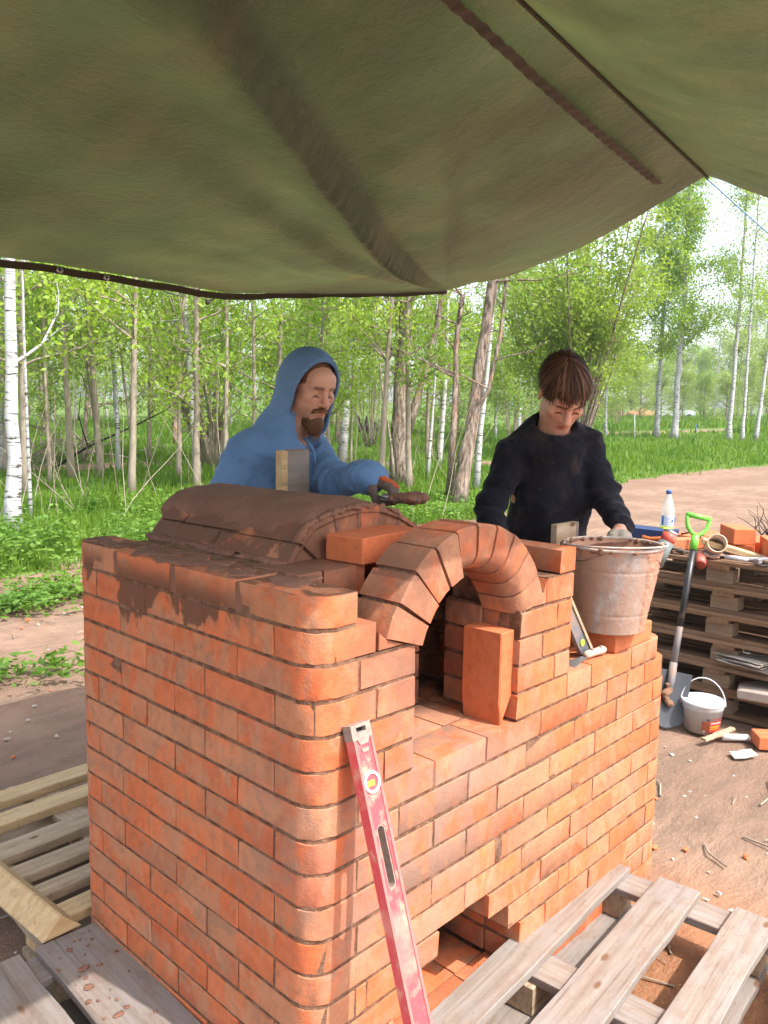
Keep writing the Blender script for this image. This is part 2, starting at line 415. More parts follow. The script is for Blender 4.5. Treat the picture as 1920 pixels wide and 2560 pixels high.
# hearth floor behind the front bricks, ash pit floor and sides
for a, b in ((0.307, 0.43), (0.435, 0.56), (0.565, 0.69), (0.695, 0.82)): brick(a, 0.126, b, 0.375, 6)
for a, b in ((0.307, 0.43), (0.435, 0.56), (0.565, 0.69)): brick(a, 0.38, b, 0.63, 6)
for a, b in ((0.26, 0.383), (0.388, 0.51), (0.516, 0.638), (0.643, 0.765)): brick(a, 0.126, b, 0.375, 16)
for c, x0 in ((12, 0.617), (13, 0.712), (14, 0.771), (15, 0.771)):
    brick(x0, 0.126, x0+0.12, 0.375 if c % 2 else 0.30, c)
    brick(x0, (0.381 if c % 2 else 0.306), x0+0.12, 0.5, c)
# inner fire chamber
for c in (2, 3, 4, 5):
    sh = 0.06 if c % 2 else 0.0
    brick(0.31, 0.27, 0.44+sh, 0.39, c); brick(0.446+sh, 0.27, 0.63, 0.39, c)
for c in (1, 2, 3, 4, 5):
    s0 = 0.26 if c % 2 else 0.39
    brick(0.845, s0-0.13 if False else max(0.256, s0-0.125), 0.96, s0, c) if c % 2 == 0 else None
    brick(0.845, s0+0.004, 0.96, s0+0.25, c); brick(0.845, s0+0.256, 0.96, 0.78, c)
    for a, b in ((0.31, 0.55), (0.556, 0.80)): brick(a, 0.76, b, 0.88, c)
# bricks shaped to the springing of the arch
def prism_xz(poly, y0, y1, bev=0.002):
    V, F = prism_data([(x, z) for x, z in poly], y0, y1, bev)
    V = [(a, c, b) for a, b, c in V]; return V, [tuple(reversed(f)) for f in F]
for poly in ([(0.184, 1.121), (0.300, 1.121), (0.262, 1.1225), (0.205, 1.143), (0.184, 1.160)], [(0.752, 1.121), (0.838, 1.121), (0.838, 1.184), (0.826, 1.152)]):
    V, F = prism_xz(poly, 0.0, 0.12, 0.0015); link('brick', MB().add(V, F).mesh('brick'), stove, MAT['brick'])
AX, AZ, RI, RO = 0.515, 1.044, 0.207, 0.322
def voussoir(t0, t1, ri, ro, y0, y1, ax, az, rnd, ch, name='brick', mat=None, n=3, jit=0.0):
    prof = [(ri, y1)]
    if rnd > 0:
        for i in range(6):
            a = math.pi+math.pi/2*i/5; prof.append((ri+rnd+rnd*math.cos(a), y0+rnd+rnd*math.sin(a)))
    else: prof.append((ri, y0))
    prof += [(ro-ch, y0), (ro, y0+ch), (ro, y1)]
    V = []; F = []; m = len(prof)
    for k in range(n+1):
        th = t0+(t1-t0)*k/n
        for r_, yy in prof:
            V.append((ax+r_*math.cos(th)+random.gauss(0, jit), yy, az+r_*math.sin(th)+random.gauss(0, jit)))
    for k in range(n):
        for i in range(m):
            j = (i+1) % m; F.append((k*m+i, (k+1)*m+i, (k+1)*m+j, k*m+j))
    F.append(tuple(range(m))); F.append(tuple(reversed(range(n*m, n*m+m))))
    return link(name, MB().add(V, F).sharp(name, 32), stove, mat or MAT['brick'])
a0, a1 = R(17), R(163); na = 10
for i in range(na):
    t0 = a0+(a1-a0)*i/na; t1 = a0+(a1-a0)*(i+1)/na; w = R(0.85)
    left = i >= 6
    voussoir(t0+w, t1-w, RI, RO+random.uniform(-.003, .004), -0.004-random.uniform(0, .006)*left, 0.122, AX, AZ, 0.0 if left else 0.052, 0.006, jit=0.0006)
voussoir(a0, a1, RI+0.004, RO-0.006, 0.004, 0.116, AX, AZ, 0.045, 0.004, 'mortar', MAT['mortar'], 40)
# the vault: steep flanks and a flat crown of bricks, then the clay coat over them
VP = [(.203, .0), (.240, .046), (.281, .090), (.362, .111), (.447, .123), (.532, .119), (.612, .092), (.697, .047), (.775, -.005)]
VP = [Vector((x, ZT+z)) for x, z in VP]
def vnorm(i):
    e = [(VP[k+1]-VP[k]).normalized() for k in (max(i-1, 0), min(i, len(VP)-2))]; m = (e[0]+e[1]).normalized(); return Vector((-m.y, m.x))
def vault_brick(i, y0, y1, dep=.115, gap=.0035, name='brick', mat=None, lift=0.0):
    a, b_ = VP[i], VP[i+1]; d = (b_-a).normalized(); na_, nb_ = vnorm(i), vnorm(i+1)
    if i <= 1: na_ = nb_ = (vnorm(i)*.4+Vector((-.80, .60))*.6).normalized()
    pa, pb = a+d*gap+na_*lift, b_-d*gap+nb_*lift; ia, ib = pa-na_*dep, pb-nb_*dep
    if (ib-ia).dot(d) < .02: m = (ia+ib)/2; ia, ib = m-d*.015, m+d*.015
    V, F = prism_xz([(ia.x, ia.y), (ib.x, ib.y), (pb.x, pb.y), (pa.x, pa.y)], y0, y1, .003)
    V = [(x+random.gauss(0, .0012), y+random.gauss(0, .001), z+random.gauss(0, .0012)) for x, y, z in V]
    return link(name, MB().add(V, F).mesh(name), stove, mat or MAT['brick'])
for j, (y0, y1) in enumerate(((0.333, 0.578), (0.585, 0.83), (0.837, 0.955))):
    for i in range(8):
        sh = 0.0 if i % 2 else (0.07 if j < 2 else 0)
        vault_brick(i, y0+(sh if j else random.uniform(-.004, .004)), y1+(sh if j < 2 else 0), lift=random.uniform(-.003, .003))
for i in range(8): vault_brick(i, .342, .950, .108, -.002, 'mortar', MAT['mortar'], -.009)
def fnoise(seed):
    r_ = np.random.default_rng(seed); k = r_.normal(size=(14, 2)); ph = r_.uniform(0, 6.28, 14)
    def f(u, v, s=1.0):
        o = 0
        for i in range(14):
            o = o+np.sin((k[i, 0]*u+k[i, 1]*v)*s*(1+i*0.45)+ph[i])/(1+i*0.45)
        return o/2.6
    return f
ns_, ny_ = 110, 96
cum = [0.0]
for k in range(8): cum.append(cum[-1]+(VP[k+1]-VP[k]).length)
SS = np.linspace(0.02, cum[-1]-.01, ns_); YY = np.linspace(0.325, 0.985, ny_)
cx_s = np.interp(SS, cum, [v.x for v in VP]); cz_s = np.interp(SS, cum, [v.y for v in VP])
ker = np.ones(11)/11
def smooth1(u): return np.convolve(np.pad(u, 5, mode='reflect', reflect_type='odd'), ker, 'valid')
cx_s, cz_s = smooth1(cx_s), smooth1(cz_s); tx_, tz_ = np.gradient(cx_s), np.gradient(cz_s); ln_ = np.hypot(tx_, tz_); nx_s, nz_s = -tz_/ln_, tx_/ln_
S2_, Y2 = np.meshgrid(SS, YY, indexing='ij'); nz1 = fnoise(3)(S2_*16, Y2*14); nz2 = fnoise(5)(S2_*90, Y2*60); nz3 = fnoise(6)(S2_*45, Y2*34)
# bare bricks along the front rim and on the steep left flank; thick over the crown
cov = np.minimum((Y2-0.358-0.014*nz1-.006*nz3)*26, (S2_-0.088-0.022*nz1-.007*nz3-.030*np.clip((.50-Y2)/.15, 0, 1))*26); cov = np.minimum(cov, (.50+.02*nz1-S2_)*14); dcov = cov/26; cov = np.clip(cov, -1, 1)
tk = .013*(1-np.exp(-np.maximum(dcov, 0)/.028))+(0.0007*nz2+.0016*nz3)*np.clip(1.3-cov, .3, 1)+(.004*nz1+.006*np.exp(-((S2_-.2)/.08)**2))*np.clip(dcov/.05, 0, 1)+.0015
tk = np.where(dcov > 0, tk, .0015+dcov*1.6); tk = np.maximum(tk, -.015)
V = np.stack([cx_s[:, None]+nx_s[:, None]*tk, Y2, cz_s[:, None]+nz_s[:, None]*tk], -1).reshape(-1, 3)
idx = np.arange(ns_*ny_).reshape(ns_, ny_)
F = np.stack([idx[:-1, :-1], idx[1:, :-1], idx[1:, 1:], idx[:-1, 1:]], -1).reshape(-1, 4)[:, ::-1].copy()
link('clay_coat', npmesh('clay_coat', V, F, True), stove, MAT['clay'])
# mortar bed behind and between the bricks
mo = MB()
def mbox(x0, y0, z0, x1, y1, z1, rnd=()): mo.prism(rounded_rect(x0, y0, x1, y1, 0.001, rnd, 0.058, 6), z0, z1)
E4 = 0.0024
mbox(E4, E4, 0.002, 0.2405, LY-E4, zc(6)-0.003, (0, 3))
mbox(E4, E4, zc(6)-0.002, 0.115, LY-E4, zc(0)-0.011, (0, 3))
mbox(0.114, E4, zc(6)-0.002, 0.300, 0.245, zc(2)+0.006)
mbox(0.241, E4, zc(12)+0.007, XW-E4, 0.246, zc(6)-0.003, (1,))
mbox(0.241, 0.247, zc(12)+0.007, 0.975, LY-E4, zc(6)-0.004)
for c, xa in ((12, 0.622), (13, 0.717), (14, 0.776), (15, 0.776)):
    mbox(xa, E4, zc(c+1)+0.0065, XW-E4, 0.246, zc(c)+0.0065, (1,)); mbox(xa+0.02, 0.2465, zc(c+1)+0.0065, 0.975, 0.52, zc(c)+0.0065)
mbox(0.241, E4, 0.002, XW-E4, 0.246, zc(16)-0.006, (1,)); mbox(0.241, 0.2465, 0.003, 0.975, 0.52, zc(16)-0.006)
mbox(0.2408, 0.5205, 0.004, 0.9752, LY-E4, zc(12)+0.0066)
mbox(0.2409, E4, zc(13)+0.005, 0.409, 0.12, zc(12)+0.006); mbox(0.2409, E4, zc(14)+0.005, 0.306, 0.12, zc(13)+0.004)
mbox(0.720, E4, zc(6)-0.002, 0.972, 0.246, zc(2)+0.006); mbox(0.847, E4, zc(2)+0.0065, 0.976, 0.244, zc(1)+0.004)
mbox(0.973, E4, zc(6)-0.0025, 1.595, 0.244, zc(5)-0.004, (1,))
mbox(0.85, 0.247, zc(6)-0.001, 0.974, LY-E4, zc(1)-0.01); mbox(0.117, 0.885, zc(6)-0.001, 0.849, LY-E4, zc(0)-0.03)
mbox(0.117, 0.247, zc(6)-0.001, 0.306, 0.884, zc(0)-0.0015); mbox(0.308, 0.345, zc(2)-0.02, 0.849, 0.384, zc(0)-0.004)
mbox(0.1165, 0.1225, zc(2)+0.0065, 0.30, 0.246, zc(1)-0.004); mbox(0.74, 0.1225, zc(2)+0.0065, 0.846, 0.246, zc(1)-0.006)
mo.build('mortar', MAT['mortar'], stove)
# smeared clay: lumps on the inner pillar and blobs along the top joints
bl = MB()
def blob(c, r, seed, n=14):
    r_ = random.Random(seed); V = []; F = []; ph = [(r_.uniform(0, 6.28), r_.uniform(0, 6.28)) for _ in range(4)]
    for i in range(n+1):
        for j in range(n):
            th = math.pi*i/n; f = 2*math.pi*j/n
            k = 1+0.16*sum(math.sin((m+2)*f+ph[m][0])*math.sin((m+2)*th+ph[m][1]) for m in range(4))
            V.append((c[0]+r[0]*k*math.sin(th)*math.cos(f), c[1]+r[1]*k*math.sin(th)*math.sin(f), c[2]+r[2]*k*math.cos(th)))
    for i in range(n):
        for j in range(n):
            F.append((i*n+j, (i+1)*n+j, (i+1)*n+(j+1) % n, i*n+(j+1) % n))
    bl.add(V, F)
for k, (c, r) in enumerate([((0.80, 0.36, 1.07), (.07, .12, .05)), ((0.77, 0.46, 1.09), (.06, .1, .05)), ((0.60, 0.34, 1.13), (.14, .03, .035))]): blob(c, r, k)
bl.build('clay_lump', MAT['dark_clay'], stove, True)
# clay filling the wide joints of the top course
for n_, g_ in ((1.85, .011), (4.0, .013), (6.02, .011)):
    MB().box((.058, yl(n_)-.001*(n_ == 6.02), zc(0)-.0365), (.113, 2*g_, .066), None, .002).build('mortar', MAT['clay'], stove)
# bricks laid dry on top of the work
def loose(x, y, z, rz, dims=(0.25, 0.12, 0.065), label='', group=None, rot=None, mat='loose_brick'):
    V, F = prism_data(rounded_rect(-dims[0]/2, -dims[1]/2, dims[0]/2, dims[1]/2, 0.003), 0, dims[2], 0.003)
    o = link('loose_brick', MB().add(V, F).mesh('loose_brick'), None, MAT[mat]); o.location = (x, y, z); o.rotation_euler = rot or (0, 0, rz)
    return tag(o, label, 'brick', group)
brick(0.212, 0.206, 0.346, 0.328, 0, z1=zc(0)+0.002); brick(0.125, 0.206, 0.206, 0.328, 0, z1=zc(0)+0.002); brick(0.455, 0.21, 0.575, 0.325, 0, z1=zc(0))
loose(0.436, 0.258, zc(0)+0.003, R(5.5), label='clean orange brick lying loose between the clay vault and the arch')
# ------------------------------------------------------------------ tarpaulin overhead
t = NT('tarp_sheet', 0.45, 0.5)
p = t.pos(); n1 = t.noise(p, 1.7, 5, 0.6); n2 = t.noise(t.pos((1, 0.5, 1)), 4.0, 5, 0.65); fine = t.noise(t.pos((1.0, 0.5, 1.0)), 34, 3, 0.6, 0.4)
c = t.mix(t.step(n1, 0.3, 0.75), (0.042, 0.046, 0.028), (0.066, 0.076, 0.047))
c = t.mix(t.math('MULTIPLY', t.step(n2, 0.42, 0.68), 0.5), c, (0.095, 0.075, 0.048))
rust = t.math('MULTIPLY', t.step(t.noise(p, 3.1, 5, 0.6), 0.68, 0.76), 0.35); c = t.mix(rust, c, (0.25, 0.09, 0.035))
t.color(c); w1 = t.noise(t.pos((1, 1.5, 1)), 21, 4, 0.55, 1.2); w2 = t.noise(p, 70, 4, 0.6, 1.5); w3 = t.noise(t.pos((1, .35, 1)), 9, 3, 0.5, 0.6)
t.bump(t.math('ADD', t.math('ADD', w1, t.math('MULTIPLY', w2, .55)), t.math('MULTIPLY', w3, 1.2)), 0.75, 0.014); t.rough(0.36)
tr = t.node('ShaderNodeBsdfTranslucent'); t.lk(t.mix(1.0, c, (1.5, 1.7, 0.9), 'MULTIPLY'), tr.inputs[0])
mx = t.node('ShaderNodeMixShader'); t.lk(t.node('ShaderNodeMapRange', **{}).outputs[0], mx.inputs[0]) if False else t.lk(t.math('ADD', t.math('MULTIPLY', t.step(t.noise(p, 0.8, 3), .42, .62), .09), .15), mx.inputs[0])
t.lk(t.b.outputs[0], mx.inputs[1]); t.lk(tr.outputs[0], mx.inputs[2]); t.lk(mx.outputs[0], t.n['Material Output'].inputs[0]); MAT['tarp'] = t.m
t2 = NT('tarp_hem', 0.6, 0.3); t2.color((0.05, 0.04, 0.022)); MAT['hem'] = t2.m
t2 = NT('tarp_tape', 0.6, 0.3); w = t2.node('ShaderNodeTexNoise'); t2.color(t2.mix(t2.step(t2.noise(t2.pos((30, 4, 4)), 1.0, 3), .35, .65), (0.055, 0.045, 0.034), (0.085, 0.068, 0.050))); MAT['tape'] = t2.m
tarp = thing('tarp', 'olive green tarpaulin stretched overhead as a roof above the stove', 'tarp', (0, 0, 0))
def ridge(x): return 0.02+0.134*(x-0.66), 2.60       # y, z of the ridge rope
def eave(x):                                                           # the far, low edge
    xs = [-3.2, 0.0, 0.4, 0.8, 1.16, 1.60, 2.05, 2.34]
    ys = [2.00, 1.95, 1.92, 1.90, 1.90, 1.84, 1.72, 1.60]
    zs = [2.19, 2.165, 2.168, 2.160, 2.150, 2.20, 2.245, 2.282]
    return np.interp(x, xs, ys), np.interp(x, xs, zs)
NX, NV = 260, 110
XS = np.linspace(-1.35, 2.34, NX); VS = np.linspace(-1, 1, NV)          # v<0 near slope, v>0 far slope
PX = np.zeros((NX, NV)); PY = np.zeros((NX, NV)); PZ = np.zeros((NX, NV))
fa, fb, fc = fnoise(11), fnoise(12), fnoise(13)
for i, x in enumerate(XS):
    ry, rz = ridge(x); ey, ez = eave(x)
    nyy, nzz = -0.70+0.03*x, 2.30
    for j, v in enumerate(VS):
        if v >= 0:
            y = ry+(ey-ry)*v; z = rz+(ez-rz)*v-0.10*math.sin(math.pi*v)*(0.8+0.2*math.sin(x*1.3))
        else:
            y = ry+(nyy-ry)*(-v); z = rz+(nzz-rz)*(-v)-0.05*math.sin(-math.pi*v)
        PX[i, j] = x+(2.30-2.34)*max(0, (x-1.5)/0.84)*(1-max(v, 0)); PY[i, j] = y; PZ[i, j] = z
# folds that fan out from the far corner, plus slack wrinkles
cxy = np.array([2.34, 1.60]); dx = PX-cxy[0]; dy = PY-cxy[1]; dd = np.hypot(dx, dy)+1e-6; an = np.degrees(np.arctan2(dy, dx)) % 360
def fold(a, w, h, d0=0.15, d1=3.0): return h*np.exp(-((an-a)/w)**2)*np.clip((dd-d0)/0.7, 0, 1)*np.clip((d1-dd)/0.6, 0, 1)*(PY > 0.05)
vf = np.tile(VS, (NX, 1))
def pleat(a, w0, w1, h, d0=0.12, d1=3.4):
    s_ = an-a; g_ = np.where(s_ > 0, np.exp(-(s_/w0)**2), np.exp(-(s_/w1)**2)); return -h*g_*np.clip((dd-d0)/0.9, 0, 1)*np.clip((d1-dd)/0.9, 0, 1)*np.clip((PY-0.12)/.25, 0, 1)
edge_ = np.clip((1-np.abs(vf))*6, 0, 1)
PZ += (pleat(208.2, .9, 3.6, .085)+pleat(219, 1.2, 6, .040, .3, 2.2)+pleat(199, 1.3, 5, .030, .2, 2.6)+pleat(192, 1.6, 4, .014, .2, 2.4)+pleat(186, 1.6, 4, .010, .2, 2.4)+pleat(228, 2, 6, .02, .4, 1.6))*edge_
PZ += (0.012*fa(PX*2.2, PY*3.0)+0.005*fb(PX*7, PY*5)+0.0016*fc(PX*26, PY*15))*np.clip((1-np.abs(vf))*8, 0.15, 1)*np.clip(np.abs(vf)*7, 0.04, 1)
V = np.stack([PX, PY, PZ], -1).reshape(-1, 3); idx = np.arange(NX*NV).reshape(NX, NV)
F = np.stack([idx[:-1, :-1], idx[1:, :-1], idx[1:, 1:], idx[:-1, 1:]], -1).reshape(-1, 4)
link('sheet', npmesh('sheet', V, F, True), tarp, MAT['tarp'])
def tz(x, y):
    i = int(np.clip(np.searchsorted(XS, x)-1, 0, NX-2)); f = (x-XS[i])/(XS[i+1]-XS[i])
    return (1-f)*np.interp(y, PY[i], PZ[i])+f*np.interp(y, PY[i+1], PZ[i+1])
def on_tarp(dx_, dy_):
    d = ray(dx_*K, dy_*K); t_ = 0.5
    while t_ < 6:
        q = CAMP+d*t_
        if q[2] > tz(min(max(q[0], -1.3), 2.3), q[1]): break
        t_ += .004
    return q
def strip(name, pts, w, mat, off=0.004, hang=None):
    """a flat band laid under the sheet along pts"""
    V = []; F = []
    for k, p in enumerate(pts):
        a = Vector(pts[max(k-1, 0)]); b = Vector(pts[min(k+1, len(pts)-1)]); d = (b-a).normalized()
        s = Vector((-d.y, d.x, 0)).normalized() if hang is None else hang
        V += [tuple(Vector(p)-s*w/2-Vector((0, 0, off))), tuple(Vector(p)+s*w/2-Vector((0, 0, off)))]
    F = [(2*k, 2*k+2, 2*k+3, 2*k+1) for k in range(len(pts)-1)]
    return link(name, MB().add(V, F).mesh(name, True), tarp, mat)
# doubled hem along the far edge, ridge seam and the brown ribbed tape beside it
hem = [(PX[i, -1], PY[i, -1], PZ[i, -1]) for i in range(0, NX)]
strip('hem', [(x, y+.004, z-.004-.016*float(np.clip((1.9-x)/.9, .25, 1))+.002*math.sin(x*23)) for x, y, z in hem], 0.028, MAT['hem'], 0.0, Vector((0, -.25, 1)).normalized())
tb = MB(); tb.tube([(x, ridge(x)[0], tz(x, ridge(x)[0])-0.005) for x in np.linspace(-1.34, 2.3, 90)], 0.006, 6); tb.build('ridge_seam', MAT['hem'], tarp, True)
tape = []; ta, tbq = on_tarp(985, 2), on_tarp(1425, 395)
for f in np.linspace(-.8, 1.0, 150):
    x, y = ta[0]+(tbq[0]-ta[0])*f, ta[1]+(tbq[1]-ta[1])*f; tape.append((x, y, tz(x, y)-0.003*(1+math.sin(f*150))))
strip('ribbed_tape', tape, 0.036, MAT['tape'], 0.005)
for q in ((147, 657), (265, 683)):
    px = [((np.array(h)-CAMP)@_r)/((np.array(h)-CAMP)@_f)*FPX+960-q[0] for h in hem]
    i = int(np.argmin(np.abs(px))); h = hem[i]
    g = MB(); g.lathe([(0.006, 0), (0.013, 0), (0.014, 0.002), (0.006, 0.003)], 14, Matrix.Translation((h[0], h[1]-.003, h[2]-.020)) @ Matrix.Rotation(R(90), 4, 'X'), False, False); g.build('grommet', MAT['steel'], tarp, True)
tagr = NT('cord', 0.8); tagr.color((0.25, 0.42, 0.55)); MAT['blue_cord'] = tagr.m
tagr = NT('dark_cord', 0.9); tagr.color((0.05, 0.045, 0.035)); MAT['dark_cord'] = tagr.m
ry, rz = ridge(2.30)
b = MB(); b.tube([(2.30+2.2*k/12, ry-0.28*k/12*1.0, 2.585-0.28*math.sin(math.pi*k/24)*0.9-0.15*k/12) for k in range(13)], 0.0035, 6)
tag(b.build('guy_rope', MAT['blue_cord']), 'blue guy rope running off from the right peak of the tarp', 'rope')
c0, c1, c2 = atD(492*K, 632*K, 3.93), atD(449*K, 651*K, 3.95), atD(392*K, 617*K, 3.88)
b = MB(); b.tube([c0, c0*.5+c1*.5, c1], .0035, 6); b.tube([c1, c1*.5+c2*.5-np.array([0, 0, .006]), c2], .0025, 6)
b.lathe([(0.0, -.018), (.013, -.010), (.015, .006), (0.0, .016)], 8, Matrix.Translation(Vector(c1)), False, False)
tag(b.build('tie_cord', MAT['dark_cord']), 'dark knotted cord tied to the low far edge of the tarp', 'cord')
# ------------------------------------------------------------------ ground
def seg_dist(X, Y, pts):
    best = np.full(X.shape, 1e9)
    for (ax, ay), (bx, by) in zip(pts[:-1], pts[1:]):
        dx, dy = bx-ax, by-ay; t = np.clip(((X-ax)*dx+(Y-ay)*dy)/(dx*dx+dy*dy), 0, 1)
        best = np.minimum(best, np.hypot(X-ax-t*dx, Y-ay-t*dy))
    return best
gnA, gnB = fnoise(21), fnoise(22)
def pxy(dx, dy): q = ground(dx, dy); return (q[0], q[1])
PATH1 = [pxy(-150, 1012), pxy(150, 1008), pxy(330, 1004), pxy(480, 1001), pxy(900, 1003), pxy(1060, 1002)]
PATH2 = [pxy(1290, 936), pxy(1450, 933), pxy(1660, 926), pxy(1800, 922)]
EDGE = [(-60, 8.0), (0.0, 7.0), (2.94, 7.05), (7.2, 6.6), (9.3, 6.2)]+[pxy(x_, y_) for x_, y_ in ((1140, 1085), (1330, 1043), (1500, 1019), (1659, 1003), (1850, 988))]+[(200, 60)]
ex = np.array([e[0] for e in EDGE]); ey_ = np.array([e[1] for e in EDGE])
def grassy(X, Y):
    """1 where the meadow grows, 0 on bare earth"""
    X = np.asarray(X, float); Y = np.asarray(Y, float)
    e = np.interp(X, ex, ey_); g = (Y-e)+0.35*gnA(X*1.1, Y*1.1)+0.15*gnB(X*3, Y*3)
    m = np.clip(g/0.5+0.5, 0, 1)
    p1 = seg_dist(X, Y, PATH1)+0.25*gnA(X*1.5, Y*1.5); m *= np.clip((p1-0.75)/0.5, 0, 1)
    p2 = seg_dist(X, Y, PATH2)+0.3*gnA(X*.5, Y*.5); m *= np.clip((p2-0.9)/0.6, 0, 1)
    return m
nr, nt = 190, 260
rad = 0.25*np.power(420/0.25, np.linspace(0, 1, nr)); 
tt = np.concatenate([np.linspace(R(-20), R(115), 200, endpoint=False), np.linspace(R(115), R(340), 60, endpoint=False)])   # azimuth from +y toward +x, fine in view
RR, TT = np.meshgrid(rad, tt, indexing='ij')
GX = CAMP[0]+RR*np.sin(TT); GY = CAMP[1]+RR*np.cos(TT)
relief = 0.010*fnoise(31)(GX*2.5, GY*2.5)+0.006*fnoise(32)(GX*8, GY*8)
GZ = terrain(GX, GY)+relief*np.clip(RR/2.0, 0.2, 1)-0.012
GM = grassy(GX, GY)
V = np.concatenate([np.stack([GX, GY, GZ], -1).reshape(-1, 3), [[CAMP[0], CAMP[1], -0.012]]])
nt = len(tt); idx = np.arange(nr*nt).reshape(nr, nt); jn = np.roll(idx, -1, axis=1)
F4 = np.stack([idx[:-1], idx[1:], jn[1:], jn[:-1]], -1).reshape(-1, 4)
faces = [tuple(f) for f in F4.tolist()]+[(nr*nt, int(idx[0, j]), int(jn[0, j])) for j in range(nt)]
colr = np.zeros((len(V), 3)); colr[:-1, 0] = GM.ravel()
me = npmesh('ground', V, faces, True, colr)
t = NT('earth', 0.95, 0.12); p = t.pos(); mask = t.node('ShaderNodeSeparateColor'); t.lk(t.attr(), mask.inputs[0])
n1 = t.noise(p, 0.9, 6, 0.6); n2 = t.noise(t.pos((0.8, 2.2, 1)), 3.2, 8, 0.68, 0.5); n3 = t.noise(p, 60, 4, 0.7)
c = t.mix(t.step(n1, 0.38, 0.66), (0.190, 0.120, 0.083), (0.265, 0.170, 0.118))
c = t.mix(t.math('MULTIPLY', t.step(n2, 0.42, 0.66), 0.7), c, (0.14, 0.094, 0.068))
# orange brick dust and sand trodden round the stove and the pallets
gd = t.node('ShaderNodeVectorMath', operation='DISTANCE'); t.lk(p, gd.inputs[0]); gd.inputs[1].default_value = (0.95, -0.25, 0)
c = t.mix(t.math('MULTIPLY', t.step(gd.outputs['Value'], 1.0, 0.45), 0.85), c, (0.29, 0.13, 0.062))
c = t.mix(t.math('MULTIPLY', t.step(n3, 0.55, 0.72), 0.4), c, (0.34, 0.26, 0.21))
gr = t.mix(t.step(n2, 0.35, 0.65), (0.055, 0.10, 0.018), (0.11, 0.17, 0.03))
gm = t.step(t.math('ADD', mask.outputs[0], t.math('MULTIPLY', t.math('SUBTRACT', n2, 0.5), 0.7)), 0.35, 0.65)
t.color(t.mix(gm, c, gr))
t.bump(t.math('ADD', t.math('MULTIPLY', n2, 1.0), t.math('MULTIPLY', n3, 0.35)), 0.8, 0.03); MAT['earth'] = t.m
tag(link('ground', me, None, MAT['earth']), kind='structure')
# ------------------------------------------------------------------ foliage, bark
def m_leaf(name, a, b, trans=0.5, rough=0.55):
    t = NT(name, rough, 0.3); p = t.pos(); n = t.noise(p, 1.1, 3); n2 = t.noise(p, 14, 2)
    c = t.mix(t.step(n, 0.35, 0.65), a, b); c = t.mix(t.step(n2, 0.35, 0.65), t.mix(1.0, c, (0.72, 0.78, 0.7), 'MULTIPLY'), c)
    c = t.mix(1.0, c, t.ramp(t.rand(), [(0, (0.82, 0.88, 0.85)), (0.5, (1, 1, 1)), (1, (1.15, 1.05, 0.9))]), 'MULTIPLY')
    t.color(c); tr = t.node('ShaderNodeBsdfTranslucent'); t.lk(t.mix(1.0, c, (1.5, 1.45, 0.8), 'MULTIPLY'), tr.inputs[0])
    mx = t.node('ShaderNodeMixShader'); mx.inputs[0].default_value = trans
    t.lk(t.b.outputs[0], mx.inputs[1]); t.lk(tr.outputs[0], mx.inputs[2]); t.lk(mx.outputs[0], t.n['Material Output'].inputs[0]); return t.m
MAT['leaf'] = m_leaf('spring_leaf', (0.22, 0.35, 0.05), (0.32, 0.44, 0.075))
MAT['leaf2'] = m_leaf('willow_leaf', (0.19, 0.29, 0.05), (0.26, 0.37, 0.07))
MAT['leaf_far'] = m_leaf('far_leaf', (0.22, 0.32, 0.09), (0.31, 0.41, 0.13))
MAT['grass'] = m_leaf('meadow_grass', (0.085, 0.185, 0.018), (0.15, 0.25, 0.026), 0.45)
MAT['weed'] = m_leaf('weed_leaf', (0.10, 0.20, 0.028), (0.16, 0.27, 0.04), 0.4)
t = NT('birch_bark', 0.8, 0.2); p = t.pos(obj=True); pw = t.pos()
band = t.noise(t.pos((2.5, 2.5, 15)), 1.6, 5, 0.65); spot = t.noise(t.pos((6, 6, 14)), 1.0, 3)
c = t.mix(t.step(band, 0.53, 0.62), (0.36, 0.36, 0.35), (0.04, 0.036, 0.032)); c = t.mix(t.math('MULTIPLY', t.step(spot, 0.5, 0.7), 0.4), c, (0.40, 0.36, 0.32))
t.color(c); t.bump(band, 0.4, 0.01); MAT['birch'] = t.m
t = NT('willow_bark', 0.9, 0.15); n = t.noise(t.pos((9, 9, 1.6)), 2.2, 7, 0.65, 0.4); n2 = t.noise(t.pos(), 2, 4)
c = t.mix(t.step(n, 0.38, 0.62), (0.10, 0.075, 0.055), (0.30, 0.24, 0.19)); c = t.mix(t.math('MULTIPLY', t.step(n2, 0.5, 0.7), 0.5), c, (0.33, 0.19, 0.12)); t.color(c); t.bump(n, 0.9, 0.03); MAT['bark'] = t.m
t = NT('grey_twig', 0.9, 0.15); t.color(t.mix(t.noise(t.pos((6, 6, 2)), 2, 4), (0.14, 0.11, 0.08), (0.40, 0.34, 0.26))); MAT['twig'] = t.m
def leaf_arrays(C, size, flat=0.35, rg=rng):
    """one diamond leaf at every row of C"""
    n = len(C); s = size*rg.uniform(0.6, 1.35, n)[:, None]
    a = rg.normal(size=(n, 3)); a /= np.linalg.norm(a, axis=1)[:, None]
    b = rg.normal(size=(n, 3)); b[:, 2] *= 1.0
    b -= a*(a*b).sum(1)[:, None]; b /= np.linalg.norm(b, axis=1)[:, None]+1e-9
    V = np.stack([C-a*s, C+b*s*0.55, C+a*s, C-b*s*0.55], 1).reshape(-1, 3)
    F = np.arange(4*n).reshape(n, 4); return V, F
